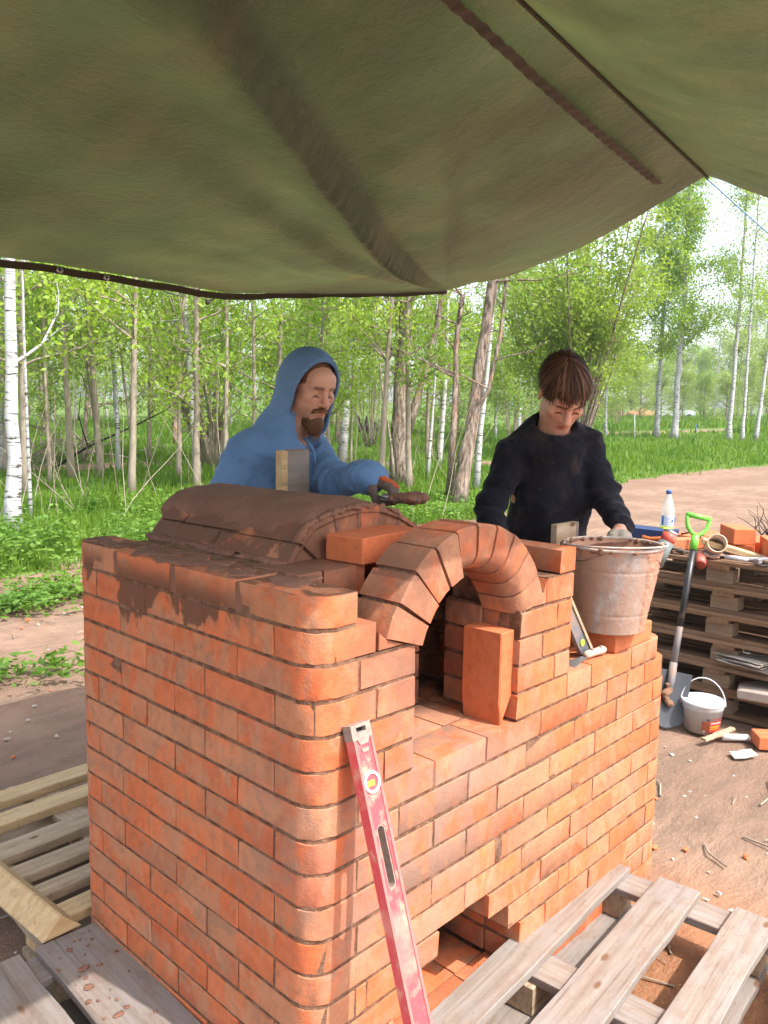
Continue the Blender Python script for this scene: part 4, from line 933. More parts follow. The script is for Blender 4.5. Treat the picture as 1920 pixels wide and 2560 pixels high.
# ------------------------------------------------------------------ bodies as smooth implicit surfaces
class Sdf:
    def __init__(s, lo, hi, h):
        s.lo = np.array(lo, float); s.h = h
        s.n = np.ceil((np.array(hi)-s.lo)/h).astype(int)+1
        s.F = np.full(tuple(s.n), 1.0, dtype=np.float32)
    def block(s, lo, hi, pad):
        a = np.clip(np.floor((np.array(lo)-pad-s.lo)/s.h).astype(int), 0, s.n); b = np.clip(np.ceil((np.array(hi)+pad-s.lo)/s.h).astype(int)+1, 0, s.n)
        sl = tuple(slice(x, y) for x, y in zip(a, b))
        g = [s.lo[i]+s.h*np.arange(a[i], b[i]) for i in range(3)]
        return sl, np.stack(np.meshgrid(*g, indexing='ij'), -1).astype(np.float32)
    def put(s, sl, d, k, sub=False):
        a = s.F[sl]
        if a.size == 0: return
        if sub: a = -a
        if k > 0:
            hh = np.maximum(k-np.abs(a-d), 0)/k; o = np.minimum(a, d)-hh*hh*k*0.25
        else: o = np.minimum(a, d)
        s.F[sl] = -o if sub else o
    def cap(s, a, b, ra, rb=None, k=0.02, sub=False):
        rb = ra if rb is None else rb; a = np.array(a, float); b = np.array(b, float); r = max(ra, rb)
        sl, p = s.block(np.minimum(a, b)-r, np.maximum(a, b)+r, k+3*s.h)
        ab = b-a; t = np.clip(((p-a)@ab)/max(ab@ab, 1e-12), 0, 1)
        s.put(sl, np.linalg.norm(p-a-t[..., None]*ab, axis=-1)-(ra+(rb-ra)*t), k, sub); return s
    def ell(s, c, r, k=0.02, rot=None, sub=False):
        c = np.array(c, float); r = np.array(r, float); m = r.max()
        sl, p = s.block(c-m, c+m, k+3*s.h); q = p-c
        if rot is not None: q = q@rot
        k0 = np.linalg.norm(q/r, axis=-1); k1 = np.linalg.norm(q/(r*r), axis=-1)+1e-9
        s.put(sl, k0*(k0-1)/k1, k, sub); return s
    def plane(s, c, n, sub=False, lo=None, hi=None):
        """cuts away the side n points to, inside the box lo..hi"""
        lo = s.lo if lo is None else lo; hi = s.lo+s.n*s.h if hi is None else hi
        sl, p = s.block(lo, hi, 0); d = (p-np.array(c))@np.array(n); s.F[sl] = np.maximum(s.F[sl], d); return s
    def warp(s, fn):
        band = np.abs(s.F) < 0.03; i = np.nonzero(band); p = s.lo+np.stack(i, -1)*s.h
        s.F[i] += fn(p).astype(np.float32); return s
    def mesh(s, name, base=(0, 0, 0), colfn=None):
        F = s.F; neg = F < 0; nx, ny, nz = F.shape
        cnt = np.zeros((nx-1, ny-1, nz-1), dtype=np.uint8)
        for a in (0, 1):
            for b in (0, 1):
                for c in (0, 1): cnt += neg[a:nx-1+a, b:ny-1+b, c:nz-1+c]
        cells = np.argwhere((cnt > 0) & (cnt < 8)); N = len(cells)
        ids = np.full(cnt.shape, -1, dtype=np.int32); ids[tuple(cells.T)] = np.arange(N)
        cor = np.array([(a, b, c) for a in (0, 1) for b in (0, 1) for c in (0, 1)])
        val = np.stack([F[tuple((cells+o).T)] for o in cor], 1)
        P = np.zeros((N, 3)); w = np.zeros(N)
        for i in range(8):
            for j in range(i+1, 8):
                if np.abs(cor[i]-cor[j]).sum() != 1: continue
                m = (val[:, i] < 0) != (val[:, j] < 0)
                t = val[m, i]/(val[m, i]-val[m, j]); P[m] += cor[i]+t[:, None]*(cor[j]-cor[i]); w[m] += 1
        P = s.lo+(cells+P/w[:, None])*s.h; Q = []
        for ax in range(3):
            b_, c_ = (ax+1) % 3, (ax+2) % 3
            lo = [slice(None)]*3; hi = [slice(None)]*3; lo[ax] = slice(0, -1); hi[ax] = slice(1, None)
            A, B = neg[tuple(lo)], neg[tuple(hi)]
            for inside in (True, False):
                e = np.argwhere((A != B) & (A == inside))
                e = e[(e[:, b_] > 0) & (e[:, c_] > 0) & (e[:, b_] < F.shape[b_]-1) & (e[:, c_] < F.shape[c_]-1)]
                q = []
                for db, dc in ((-1, -1), (0, -1), (0, 0), (-1, 0)):
                    o = e.copy(); o[:, b_] += db; o[:, c_] += dc; q.append(ids[tuple(o.T)])
                q = np.stack(q, 1); Q.append(q if inside else q[:, ::-1])
        Q = np.concatenate(Q); Q = Q[(Q >= 0).all(1)]
        col = colfn(P) if colfn is not None else None
        return npmesh(name, P-np.array(base), np.ascontiguousarray(Q), True, col)
def sdf_lump(parts, h, k, base, rough=0.0, seed=0):
    """one mass of clay out of many overlapping lumps (centre, radii), wrinkled a little"""
    C = np.array([c for c, r in parts]); m = max(max(r) for c, r in parts)+.02
    s_ = Sdf(C.min(0)-m, C.max(0)+m, h)
    for c, r in parts: s_.ell(c, r, k)
    if rough: s_.warp(lambda P: rough*(np.sin(P[:, 0]*260+seed)*np.sin(P[:, 1]*310+1)+np.sin(P[:, 2]*290)*np.sin(P[:, 0]*170+2)+.7*np.sin(P[:, 1]*520)*np.sin(P[:, 2]*480)))
    return s_.mesh('lump', base)
def nrm(v): v = np.array(v, float); return v/np.linalg.norm(v)
class Frame:
    def __init__(s, c, fwd, up=(0, 0, 1)):
        s.c = np.array(c, float); y = nrm(fwd); z = np.array(up, float); z = nrm(z-y*(z@y)); x = np.cross(y, z); s.R = np.stack([x, y, z], 1)
    def __call__(s, *p): return s.c+s.R@np.array(p, float)
    def loc(s, P): return (P-s.c)@s.R
def head(S_, H, k=1.0, ears=True):
    e = lambda c, r, kk=.02, sub=False: S_.ell(H(*c), r, kk, H.R, sub)
    cp = lambda a, b, ra, rb=None, kk=.012, sub=False: S_.cap(H(*a), H(*b), ra, rb, kk, sub)
    e((0, -.014, .036), (.074, .094, .080)); e((0, .030, -.030), (.060, .058, .080), .03); e((0, .050, -.055), (.046, .040, .050), .03)
    cp((-.012, .072, -.103), (.012, .072, -.103), .017, None, .028)
    for s in (-1, 1):
        e((s*.046, .008, -.062), (.016, .030, .026), .03); e((s*.044, .062, -.016), (.020, .020, .017), .025)
        cp((s*.010, .087, .025), (s*.042, .073, .026), .0105, .0085, .012)
    e((0, .066, .055), (.050, .026, .032), .03)
    for s in (-1, 1):
        e((s*.031, .097, .003), (.018, .019, .0125), .010, True)
        e((s*.031, .073, .003), (.0145, .0135, .0125), .006)
        cp((s*.018, .0825, .012), (s*.044, .071, .011), .0038, .003, .006)
    cp((0, .090, .016), (0, .114, -.026), .0080, .0118, .011); e((0, .116, -.030), (.0122, .0115, .0105), .008)
    for s in (-1, 1):
        e((s*.0125, .098, -.034), (.0085, .010, .008), .007); e((s*.007, .104, -.0415), (.0042, .005, .004), .003, True)
    cp((-.017, .0850, -.0605), (0, .0955, -.0575), .0050, .0056, .008); cp((.017, .0850, -.0605), (0, .0955, -.0575), .0050, .0056, .008)
    cp((-.014, .0850, -.0715), (.014, .0850, -.0715), .0066, None, .010); e((0, .091, -.0715), (.012, .006, .006), .008)
    cp((-.022, .086, -.0655), (0, .1015, -.0648), .0016, .0018, .003, True); cp((.022, .086, -.0655), (0, .1015, -.0648), .0016, .0018, .003, True)
    if ears:
        for s in (-1, 1):
            a = 0.35*s; Rr = H.R@np.array([[math.cos(a), math.sin(a), 0], [-math.sin(a), math.cos(a), 0], [0, 0, 1]])
            S_.ell(H(s*.077, -.012, -.004), (.009, .021, .032), .008, Rr); S_.ell(H(s*.085, -.008, -.002), (.006, .012, .021), .006, Rr, True)
def headcol(H, skin, brow, stub=None):
    def f(P):
        q = H.loc(P); x, y, z = np.abs(q[:, 0]), q[:, 1], q[:, 2]; C = np.tile(np.array(skin), (len(P), 1))
        def lay(m, c, a): C[:] = C*(1-(m*a)[:, None])+np.array(c)*(m*a)[:, None]
        g = lambda c, r: np.exp(-(((x-c[0])/r[0])**2+((y-c[1])/r[1])**2+((z-c[2])/r[2])**2))
        lay(g((.040, .075, -.022), (.024, .04, .02)), (.62, .20, .12), .22); lay(g((.031, .08, -.014), (.016, .03, .007)), (.40, .17, .11), .15); lay(g((0, .08, .060), (.04, .05, .025)), (.72, .42, .30), .4); lay(g((0, .112, -.03), (.014, .02, .014)), (.62, .20, .13), .5)
        lay(g((.082, -.01, 0), (.012, .03, .04)), (.65, .20, .12), .5)
        lip = np.clip(1.6-np.abs((z+.0655)/.0105)-(x/.021)**2, 0, 1)*(y > .078); lay(lip, (.50, .13, .09), .7)
        lay(np.clip(1.4-np.abs(z+.0653)/.0022-(x/.02)**2, 0, 1)*(y > .078), (.12, .03, .02), .8)
        br = np.clip(1.4-np.abs(z-(.0275-.10*(x-.026)**2/.02))/.0055, 0, 1)*np.clip((x-.009)*300, 0, 1)*np.clip((.048-x)*200, 0, 1)*(y > .055); lay(np.clip(br*1.5, 0, 1), brow, .85)
        la = np.clip(1.3-np.abs(z-(-.0045-.006*np.abs(x-.031)/.014))/.0034, 0, 1)*np.clip(1.25-np.abs(x-.031)/.0150, 0, 1)*(y > .06); lay(np.clip(la*2, 0, 1), (.030, .014, .010), .95)
        lay(np.clip(1.2-np.abs(z-.0115)/.002, 0, 1)*np.clip(1.2-np.abs(x-.031)/.015, 0, 1)*(y > .06), (.30, .12, .08), .2)
        lay(g((.007, .104, -.0415), (.0045, .007, .0035)), (.10, .025, .02), .9)  # nostril shade put into the skin colour
        if stub is not None:
            m = np.clip((-.048-z)/.012, 0, 1)*np.clip((y-.0)/.03, 0, 1)*np.clip(1.2-np.clip(1-x/.02, 0, 1)*np.clip(1-np.abs(z+.066)/.012, 0, 1)*1.5, 0, 1); lay(np.clip(m, 0, 1), stub, .35)
        return C
    return f
def hand(S_, Hd, side, curls, r=0.0, thumb=None, grow=0.0):
    """palm, four jointed fingers and a thumb; Hd: origin at the wrist, +y along the fingers, +z the back of the hand"""
    for x in (-.028, -.010, .010, .028): S_.cap(Hd(x*.8, .012, 0), Hd(x, .086, .002), .0165+grow, .0145+grow, .012)
    for i, x in enumerate((.031, .0105, -.0105, -.030)):
        L = (.042, .046, .043, .034)[i]; p = np.array([x*side, .090, .002]); ang = 0; rad = (.0105, .0108, .0102, .0090)[i]+grow
        for j, (f, c) in enumerate(zip((1, .66, .52), curls[i])):
            ang += c; d = np.array([x*side*.10*(1 if ang < 1.2 else -.6), math.cos(ang), -math.sin(ang)]); q = p+d*L*f
            S_.cap(Hd(*p), Hd(*q), rad*(1-.10*j), rad*(1-.10*(j+1)), .005); p = q
    th = thumb or [(.026, .022, -.008), (.052, .050, -.024), (.048, .078, -.040), (.038, .098, -.048)]
    for a, b, ra in zip(th[:-1], th[1:], (.0165, .0128, .0112)):
        S_.cap(Hd(a[0]*side, a[1], a[2]), Hd(b[0]*side, b[1], b[2]), ra+grow, ra*.86+grow, .008)
sn = [fnoise(70+i) for i in range(6)]
def drape(N, amp):
    """folds that hang from the neck and shoulders"""
    def f(P):
        q = P-N; a = np.arctan2(q[:, 0]*_r[0]+q[:, 1]*_r[1], -q[:, 2]+.18); r = np.linalg.norm(q, axis=1)
        return amp*np.sin(a*15+1.6*sn[1](P[:, 0]*5, P[:, 2]*6))*np.clip((r-.10)/.2, 0, 1)*(q[:, 2] < .02)
    return f
def sleeve_folds(J, amp):
    def f(P):
        o = np.zeros(len(P))
        for a, b in zip(J[:-1], J[1:]):
            ab = b-a; L = np.linalg.norm(ab); t = (P-a)@ab/L; r = np.linalg.norm(P-a-np.outer(t/L, ab), axis=1); w = np.exp(-(r/.12)**4)*((t > -.02) & (t < L+.02))
            o += w*amp*np.sin(t*95+2.2*sn[2](P[:, 0]*9+P[:, 1]*7, P[:, 2]*9))*np.clip(np.abs(t/L-.35)*1.6+.25, 0, 1)
        return o
    return f
def folds(amp, sc, dirv=None):
    def f(P):
        u = P[:, 0]*sc+P[:, 1]*sc*.7; v = P[:, 2]*sc*.8+P[:, 1]*sc*.5
        return amp*(sn[0](u, v)+.5*sn[1](u*2.1, v*1.7)+.3*sn[2](P[:, 0]*sc*4, P[:, 2]*sc*3))
    return f
t = NT('skin', 0.5, 0.4); t.color(t.attr()); t.b.inputs['Subsurface Weight'].default_value = 0.08; t.b.inputs['Subsurface Radius'].default_value = (.012, .005, .003)
t.bump(t.noise(t.pos(), 260, 3), 0.12, 0.001); MAT['skin'] = t.m
def m_cloth(name, c0, c1, stain=None, amt=0.0, sc=9, center=None, weave=420):
    t = NT(name, 0.92, 0.15); p = t.pos(); n = t.noise(p, 5, 4); c = t.mix(t.step(n, .3, .7), c0, c1)
    if stain:
        s1 = t.step(t.noise(t.pos((1, 1, .55)), sc, 7, .68), .50, .72)
        if center:
            gd = t.node('ShaderNodeVectorMath', operation='DISTANCE'); t.lk(p, gd.inputs[0]); gd.inputs[1].default_value = center; s1 = t.math('MULTIPLY', s1, t.step(gd.outputs['Value'], .34, .10))
        c = t.mix(t.math('MULTIPLY', s1, amt), c, stain)
        sp = t.node('ShaderNodeTexVoronoi'); sp.inputs['Scale'].default_value = 34; t.lk(p, sp.inputs['Vector']); c = t.mix(t.math('MULTIPLY', t.step(sp.outputs['Distance'], .10, .05), amt*.9), c, (.42, .36, .30))
    t.color(c); t.b.inputs['Sheen Weight'].default_value = .06
    wr = t.node('ShaderNodeTexNoise'); wr.noise_type = 'RIDGED_MULTIFRACTAL'; wr.inputs['Scale'].default_value = 6.5; wr.inputs['Detail'].default_value = 3.0; wr.inputs['Distortion'].default_value = .7; t.lk(t.pos((1.0, 1.0, .55)), wr.inputs['Vector'])
    b1 = t.node('ShaderNodeBump'); b1.inputs['Strength'].default_value = .55; b1.inputs['Distance'].default_value = .012; t.lk(wr.outputs['Fac'], b1.inputs['Height'])
    t.bump(t.math('ADD', t.noise(p, weave, 2), t.math('MULTIPLY', t.noise(p, 28, 4), 1.2)), .4, .003); t.lk(b1.outputs[0], [n_ for n_ in t.n if n_.type == 'BUMP' and n_ != b1][0].inputs['Normal']); return t.m
MAT['hoodie'] = m_cloth('blue_sweat_fabric', (.105, .195, .35), (.13, .23, .40))
MAT['shirt'] = m_cloth('black_jersey', (.007, .007, .011), (.012, .012, .019), (.16, .095, .060), .22, 8)
MAT['trousers'] = m_cloth('dark_trousers', (.03, .032, .04), (.05, .05, .055), (.2, .12, .08), .5)
MAT['glove_grey'] = m_cloth('grey_glove', (.10, .075, .06), (.16, .12, .095), (.05, .03, .025), .5, 20)
MAT['glove_pale'] = m_cloth('pale_glove', (.26, .25, .22), (.46, .36, .28), (.12, .09, .07), .5, 24)
MAT['glove_red'] = m_cloth('orange_glove_back', (.42, .07, .02), (.50, .10, .025), (.12, .04, .02), .4, 20)
t = NT('boot', .7); t.color((.03, .025, .02)); MAT['boot'] = t.m
t = NT('hair', .62, .22); t.color(t.attr()); MAT['hair'] = t.m
def ribbons(name, strands, width, cols, parent, base, mat):
    V = []; F = []; Cc = []
    for pts, c in zip(strands, cols):
        n = len(pts); o = len(V)
        for k, p in enumerate(pts):
            d = nrm(pts[min(k+1, n-1)]-pts[max(k-1, 0)]); s = np.cross(d, p-base); s = nrm(s) if np.linalg.norm(s) > 1e-9 else np.array([1, 0, 0])
            w = width*(1-0.75*(k/(n-1))**2)/2; V += [p-s*w, p+s*w]; Cc += [c, c]
        F += [(o+2*k, o+2*k+1, o+2*k+3, o+2*k+2) for k in range(n-1)]
    return V, F, Cc
def limbs_lower(S_, T_, B_, pel, side_x, yaw, foot_z=0.0, spread=.10):
    """legs of the body, trouser legs and boots, standing on the ground"""
    fw = np.array([math.sin(yaw), math.cos(yaw), 0]); rt = np.array([fw[1], -fw[0], 0])
    for s in (-1, 1):
        hip = pel+rt*s*.09+np.array([0, 0, -.05]); foot = np.array([pel[0], pel[1], foot_z])+rt*s*spread+fw*0.0; ank = foot+np.array([0, 0, .09]); kn = hip*.5+ank*.5+fw*.03
        S_.cap(hip, kn, .078, .05, .02).cap(kn, ank, .052, .036, .02).cap(ank+np.array([0, 0, -.045]), foot+fw*.17+np.array([0, 0, .032]), .036, .03, .02)
        T_.cap(hip, kn, .105, .082, .03).cap(kn, ank+np.array([0, 0, -.02]), .082, .075, .03)
        B_.cap(ank+np.array([0, 0, .03]), ank+np.array([0, 0, -.04]), .058, .052, .02).cap(foot-fw*.05+np.array([0, 0, .048]), foot+fw*.19+np.array([0, 0, .042]), .05, .044, .02)
# ================================================================== the man in the blue hoodie
Hm = atD(673*K, 838*K, 3.06); fm = nrm([-0.14, -1, 0]); pm = R(20)
HM = Frame(Hm, fm*math.cos(pm)+np.array([0, 0, -math.sin(pm)]), fm*math.sin(pm)+np.array([0, 0, math.cos(pm)])+_r*0.04)
NM = Hm+np.array([-.035, .075, -.150]); CM = NM+np.array([-.03, .04, -.24]); PM = np.array([NM[0]-.03, NM[1]+.14, .99])
baseM = np.array([PM[0], PM[1]-.02, 0.0])
SRm = NM+np.array([-.185, .035, -.085]); SLm = NM+np.array([.115, .03, -.095])
ERm = SRm+np.array([-.135, .04, -.29]); WRm = ERm+np.array([.17, -.15, -.13])
ELm = atD(733*K, 1040*K, 3.02); WLm = atD(800*K, 1031*K, 2.74)
man = thing('person', 'man in a blue hooded sweatshirt holding a trowel over the clay-coated vault', 'person', tuple(baseM))
S1 = Sdf(baseM+np.array([-.62, -.75, -.01]), baseM+np.array([.62, .40, 2.0]), .0042)
T1 = Sdf(baseM+np.array([-.40, -.35, 0]), baseM+np.array([.40, .40, 1.12]), .011); B1 = Sdf(baseM+np.array([-.30, -.40, -.01]), baseM+np.array([.30, .25, .25]), .008)
limbs_lower(S1, T1, B1, PM, 1, math.pi)
S1.ell(CM, (.165, .105, .22), .03).ell((CM+PM)/2, (.145, .10, .2), .03).ell(PM, (.15, .11, .13), .03).cap(SRm, SLm, .055, None, .04)
S1.cap(NM+np.array([0, .01, -.03]), HM(0, -.02, -.05), .062, .054, .03)
for a, b, c in ((SRm, ERm, WRm), (SLm, ELm, WLm)): S1.cap(a, b, .052, .042, .03).cap(b, c, .042, .029, .02)
head(S1, HM)
fist = [(1.0, 1.5, .9)]*4
dRh = nrm(WRm-ERm); HR = Frame(WRm, dRh, np.array([-.3, 0, 1])); hand(S1, HR, 1, [(.3, .4, .3)]*4, grow=-.002)
yl_ = nrm(_r*.80-_f*.30+np.array([0, 0, -.42])); HL = Frame(WLm, yl_, np.array([0, 0, 1])+_r*.45)
tr_thumb = [(.024, .020, -.010), (.048, .042, -.034), (.036, .066, -.058), (.014, .082, -.066)]
hand(S1, HL, 1, fist, thumb=tr_thumb, grow=-.002)
link('body', S1.mesh('body', baseM, headcol(HM, (.58, .30, .20), (.13, .065, .035), (.20, .10, .06))), man, MAT['skin'])
T1.plane(PM+np.array([0, 0, .10]), (0, 0, 1)); T1.ell(PM, (.185, .15, .16), .05); T1.warp(folds(.006, 9)); link('trousers', T1.mesh('trousers', baseM), man, MAT['trousers'])
link('boots', B1.mesh('boots', baseM), man, MAT['boot'])
HS = Sdf(baseM+np.array([-.62, -.72, .80]), baseM+np.array([.62, .42, 2.02]), .0062)
HS.ell(CM+np.array([-.02, 0, .03]), (.195, .145, .235), .05).ell((CM+PM)/2+np.array([-.01, 0, .03]), (.200, .155, .26), .06).ell(PM+np.array([0, 0, .06]), (.195, .16, .16), .06)
HS.cap(SRm+np.array([.04, 0, -.005]), NM+np.array([-.04, .02, -.045]), .080, .086, .04).cap(SLm+np.array([-.02, 0, -.005]), NM+np.array([.02, .02, -.045]), .080, .086, .04).cap(NM+np.array([0, .02, -.06]), NM+np.array([0, .0, -.01]), .11, .09, .04)
for a, b, c in ((SRm, ERm, WRm), (SLm, ELm, WLm)):
    HS.cap(a+np.array([0, 0, -.015]), b, .088, .072, .05).cap(b, c-(c-b)*.02, .072, .050, .035); HS.cap(c-(c-b)*.12, c-(c-b)*.03, .050, .047, .012)
# neck hole and hood
HS.cap(HM(0, .05, -.16), HM(0, .03, .1), .062, .06, .01, True)
HS.warp(folds(.0080, 8)); HS.warp(folds(.0060, 21)); HS.warp(drape(NM, .0075)); HS.warp(sleeve_folds((SLm, ELm, WLm), .0065)); HS.warp(sleeve_folds((SRm, ERm, WRm), .0065))
HOOD = Sdf(Hm-.34, Hm+.30, .0055)
HOOD.ell(HM(0, -.030, .020), (.107, .138, .127), .02, HM.R).cap(HM(0, -.032, -.03), HM(0, -.005, -.14), .105, .108, .04).cap(HM(0, -.05, -.10), NM+np.array([0, .045, -.03]), .100, .118, .04)
HOOD.warp(folds(.004, 11)); HOOD.warp(folds(.003, 26))
inn = Sdf(Hm-.34, Hm+.30, .0055); inn.ell(HM(0, -.028, .018), (.095, .127, .116), .02, HM.R).cap(HM(0, -.03, -.03), HM(0, .01, -.17), .092, .092, .04)
HOOD.F = np.maximum(HOOD.F, -inn.F)
HOOD.plane(HM(0, .040, .03), HM.R@nrm([0, 1, -.12]))
# join hood into the sweatshirt grid
sl, pp = HS.block(Hm-.33, Hm+.29, 0)
gi = (pp-HOOD.lo)/HOOD.h; i0 = np.clip(np.floor(gi).astype(int), 0, HOOD.n-2); fr = np.clip(gi-i0, 0, 1); hv = 0
for a in (0, 1):
    for b in (0, 1):
        for c in (0, 1):
            wgt = np.where(a, fr[..., 0], 1-fr[..., 0])*np.where(b, fr[..., 1], 1-fr[..., 1])*np.where(c, fr[..., 2], 1-fr[..., 2]); hv = hv+wgt*HOOD.F[i0[..., 0]+a, i0[..., 1]+b, i0[..., 2]+c]
HS.put(sl, hv.astype(np.float32), .012)
HS.plane(baseM+np.array([0, 0, .90]), (0, 0, -1))
link('hoodie', HS.mesh('hoodie', baseM), man, MAT['hoodie'])
dc = MB(); q0 = HM(.028, .062, -.175); dc.tube([q0-baseM, q0+np.array([.012, -.040, -.045])-baseM, q0+np.array([.018, -.052, -.115])-baseM], .006, 6); dc.build('drawstring', MAT['hoodie'], man, True)
GL = Sdf(WLm-.24, WLm+.24, .0035); hand(GL, HL, 1, fist, thumb=tr_thumb, grow=.0015); GL.cap(WLm-nrm(WLm-ELm)*.030, HL(0, .02, 0), .031, .034, .01); link('glove', GL.mesh('glove', baseM), man, MAT['glove_grey'])
GR = Sdf(WRm-.24, WRm+.24, .006); hand(GR, HR, 1, [(.3, .4, .3)]*4, grow=.002); GR.cap(WRm-dRh*.035, HR(0, .02, 0), .033, .034, .01); link('glove', GR.mesh('glove', baseM), man, MAT['glove_grey'])
GB = Sdf(WLm-.2, WLm+.2, .0035); GB.ell(HL(0, .050, .014), (.040, .056, .0125), .006, HL.R).cap(WLm-nrm(WLm-ELm)*.012+HL.R@np.array([0, 0, .004]), HL(0, .02, .007), .031, .033, .01); GB.cap(HL(.028, .092, .010), HL(-.028, .090, .008), .0085, None, .006)
link('glove_back', GB.mesh('glove_back', baseM), man, MAT['glove_red'])
# beard and moustache
BE = Sdf(HM(0, .05, -.08)-.13, HM(0, .05, -.08)+.13, .0035)
BE.ell(HM(0, .080, -.122), (.034, .026, .042), .02, HM.R).ell(HM(0, .045, -.118), (.040, .03, .028), .03, HM.R)
for s in (-1, 1):
    BE.cap(HM(s*.006, .1005, -.0505), HM(s*.026, .0905, -.060), .0070, .0062, .006); BE.cap(HM(s*.026, .0905, -.060), HM(s*.033, .078, -.074), .0055, .0042, .006); BE.cap(HM(s*.034, .070, -.080), HM(s*.028, .070, -.108), .0050, .0080, .008); BE.cap(HM(s*.024, .062, -.106), HM(s*.052, .012, -.082), .009, .006, .012)
BE.warp(lambda P: .0024*np.sin(P[:, 0]*900+3*np.sin(P[:, 2]*200))*np.sin(P[:, 1]*800+P[:, 2]*300))
gb = np.random.default_rng(5)
beard = link('beard', BE.mesh('beard', baseM, lambda P: np.array([.105, .048, .024])*gb.uniform(.6, 1.5, len(P))[:, None]), man, MAT['hair'])
st = []; cs = []
for k in range(420):
    s = gb.uniform(-1, 1); a = gb.uniform(0, 1); p = np.array([.028*s, .084+.012*gb.uniform()-.02*abs(s), -.100-.036*a]); d = np.array([.010*s, .006, -.044*gb.uniform(.5, 1.2)])
    st.append([HM(*p), HM(*(p+d*.5)), HM(*(p+d+np.array([0, -.006, 0])))]); cs.append(np.array([.20, .10, .05])*gb.uniform(.4, 1.4))
for k in range(160):
    s = gb.uniform(-1, 1); p = np.array([.026*s, .1075-.012*abs(s), -.046-.010*abs(s)]); d = np.array([.008*s, .002, -.012]); st.append([HM(*p), HM(*(p+d*.5)), HM(*(p+d))]); cs.append(np.array([.24, .115, .05])*gb.uniform(.4, 1.3))
Vr, Fr, Cr = ribbons('b', st, .0022, cs, man, HM.c, None); o = link('beard_hair', npmesh('beard_hair', np.array(Vr)-baseM, Fr, False, np.array(Cr)), beard, MAT['hair'])
HH_ = Sdf(Hm-.15, Hm+.15, .0045); HH_.ell(HM(0, -.016, .038), (.0765, .097, .0825), .01, HM.R); HH_.ell(HM(0, .10, .012), (.066, .075, .066), .012, HM.R, True).ell(HM(0, .05, -.10), (.12, .14, .10), .01, HM.R, True)
HH_.warp(lambda P: .0016*np.sin(P[:, 0]*700)*np.sin(P[:, 1]*600+P[:, 2]*500)); link('hair', HH_.mesh('hair', baseM, lambda P: np.array([.15, .07, .035])*gb.uniform(.6, 1.4, len(P))[:, None]), man, MAT['hair'])
# trowel in his hand
trw = thing('trowel', 'clay-smeared trowel in the gloved hand above the vault', 'trowel', tuple(HL(0, .1, -.03)))
b0 = np.array(HL(0, .1, -.03)); hax = HL.R[:, 0]
g0 = HL(-.055, .093, -.030); g1 = HL(.060, .093, -.030); MB().tube([g0-b0, (g0+g1)/2-b0, g1-b0], [.013, .016, .013], 10).build('handle', MAT['bark'], trw, True)
bp = atD(850*K, 1078*K, 2.66); be = atD(913*K, 1079*K, 2.60)
MB().tube([g1-b0, g1+hax*.02-b0, (g1+hax*.03)*.4+bp*.6-b0, bp-b0], .006, 8).build('shank', MAT['steel'], trw, True)
bd = nrm(be-bp); bs = nrm(np.cross(bd, (0, 0, 1))); bu = np.cross(bs, bd); L = np.linalg.norm(be-bp); out = [(-.045, -.012), (-.03, -.03), (.02, -.043), (L*.7, -.036), (L, -.028), (L, .028), (L*.7, .036), (.02, .043), (-.03, .03), (-.045, .012)]
V, F = prism_data(out, -.002, .002); MB().add([tuple(bp+bd*x+bs*y+bu*z-b0) for x, y, z in V], F).build('blade', MAT['muddy_steel'], trw)
link('clay', sdf_lump([(bp+bd*random.uniform(.0, L*.93)+bs*random.uniform(-.022, .022)+bu*.004, (random.uniform(.020, .032), random.uniform(.016, .026), random.uniform(.010, .017))) for k in range(22)], .004, .012, b0, .0016), trw, MAT['clay'])
# ================================================================== the boy in black
Hb = atD(1216*K, 853*K, 2.88); fb_d = nrm(np.array([-_f[0], -_f[1], 0])+0.10*_r); pb = R(46)
HB = Frame(Hb, fb_d*math.cos(pb)+np.array([0, 0, -math.sin(pb)]), fb_d*math.sin(pb)+np.array([0, 0, math.cos(pb)])+_r*0.03)
rb = nrm(np.cross(fb_d, (0, 0, 1)))*-1.0                     # image right
NB = Hb-fb_d*.080+rb*-.012+np.array([0, 0, -.118]); CB = NB-fb_d*.03+np.array([0, 0, -.21])+rb*.01; PB = np.array([*(NB-fb_d*.12)[:2], .93])+rb*.02
baseB = np.array([PB[0], PB[1], 0.0])
boy = thing('person', 'dark-haired boy in a dusty black long-sleeved shirt looking down', 'person', tuple(baseB))
SRb = NB-rb*.150+np.array([0, 0, -.100]); SLb = NB+rb*.135+np.array([0, 0, -.055])
ERb = atD(1062*K, 1096*K, 2.93); WRb = atD(1076*K, 1210*K, 2.76)
ELb = atD(1308*K, 1068*K, 2.95); WLb = atD(1344*K, 1132*K, 2.80)
S2 = Sdf(baseB+np.array([-.62, -.62, -.01]), baseB+np.array([.62, .50, 1.95]), .0042)
T2s = Sdf(baseB+np.array([-.36, -.36, 0]), baseB+np.array([.36, .36, 1.06]), .011); B2 = Sdf(baseB+np.array([-.36, -.36, -.01]), baseB+np.array([.36, .36, .25]), .008)
limbs_lower(S2, T2s, B2, PB, 1, math.atan2(fb_d[0], fb_d[1]))
RB = np.stack([rb, fb_d, np.array([0, 0, 1.0])], 1)
S2.ell(CB, (.150, .095, .21), .03, RB).ell((CB+PB)/2, (.135, .09, .2), .03, RB).ell(PB, (.14, .10, .12), .03, RB).cap(SRb, SLb, .048, None, .04)
S2.cap(NB+np.array([0, 0, -.04]), HB(0, -.02, -.05), .060, .052, .03)
for a, b, c in ((SRb, ERb, WRb), (SLb, ELb, WLb)): S2.cap(a, b, .042, .029, .02).cap(b, c, .029, .024, .01)
head(S2, HB)
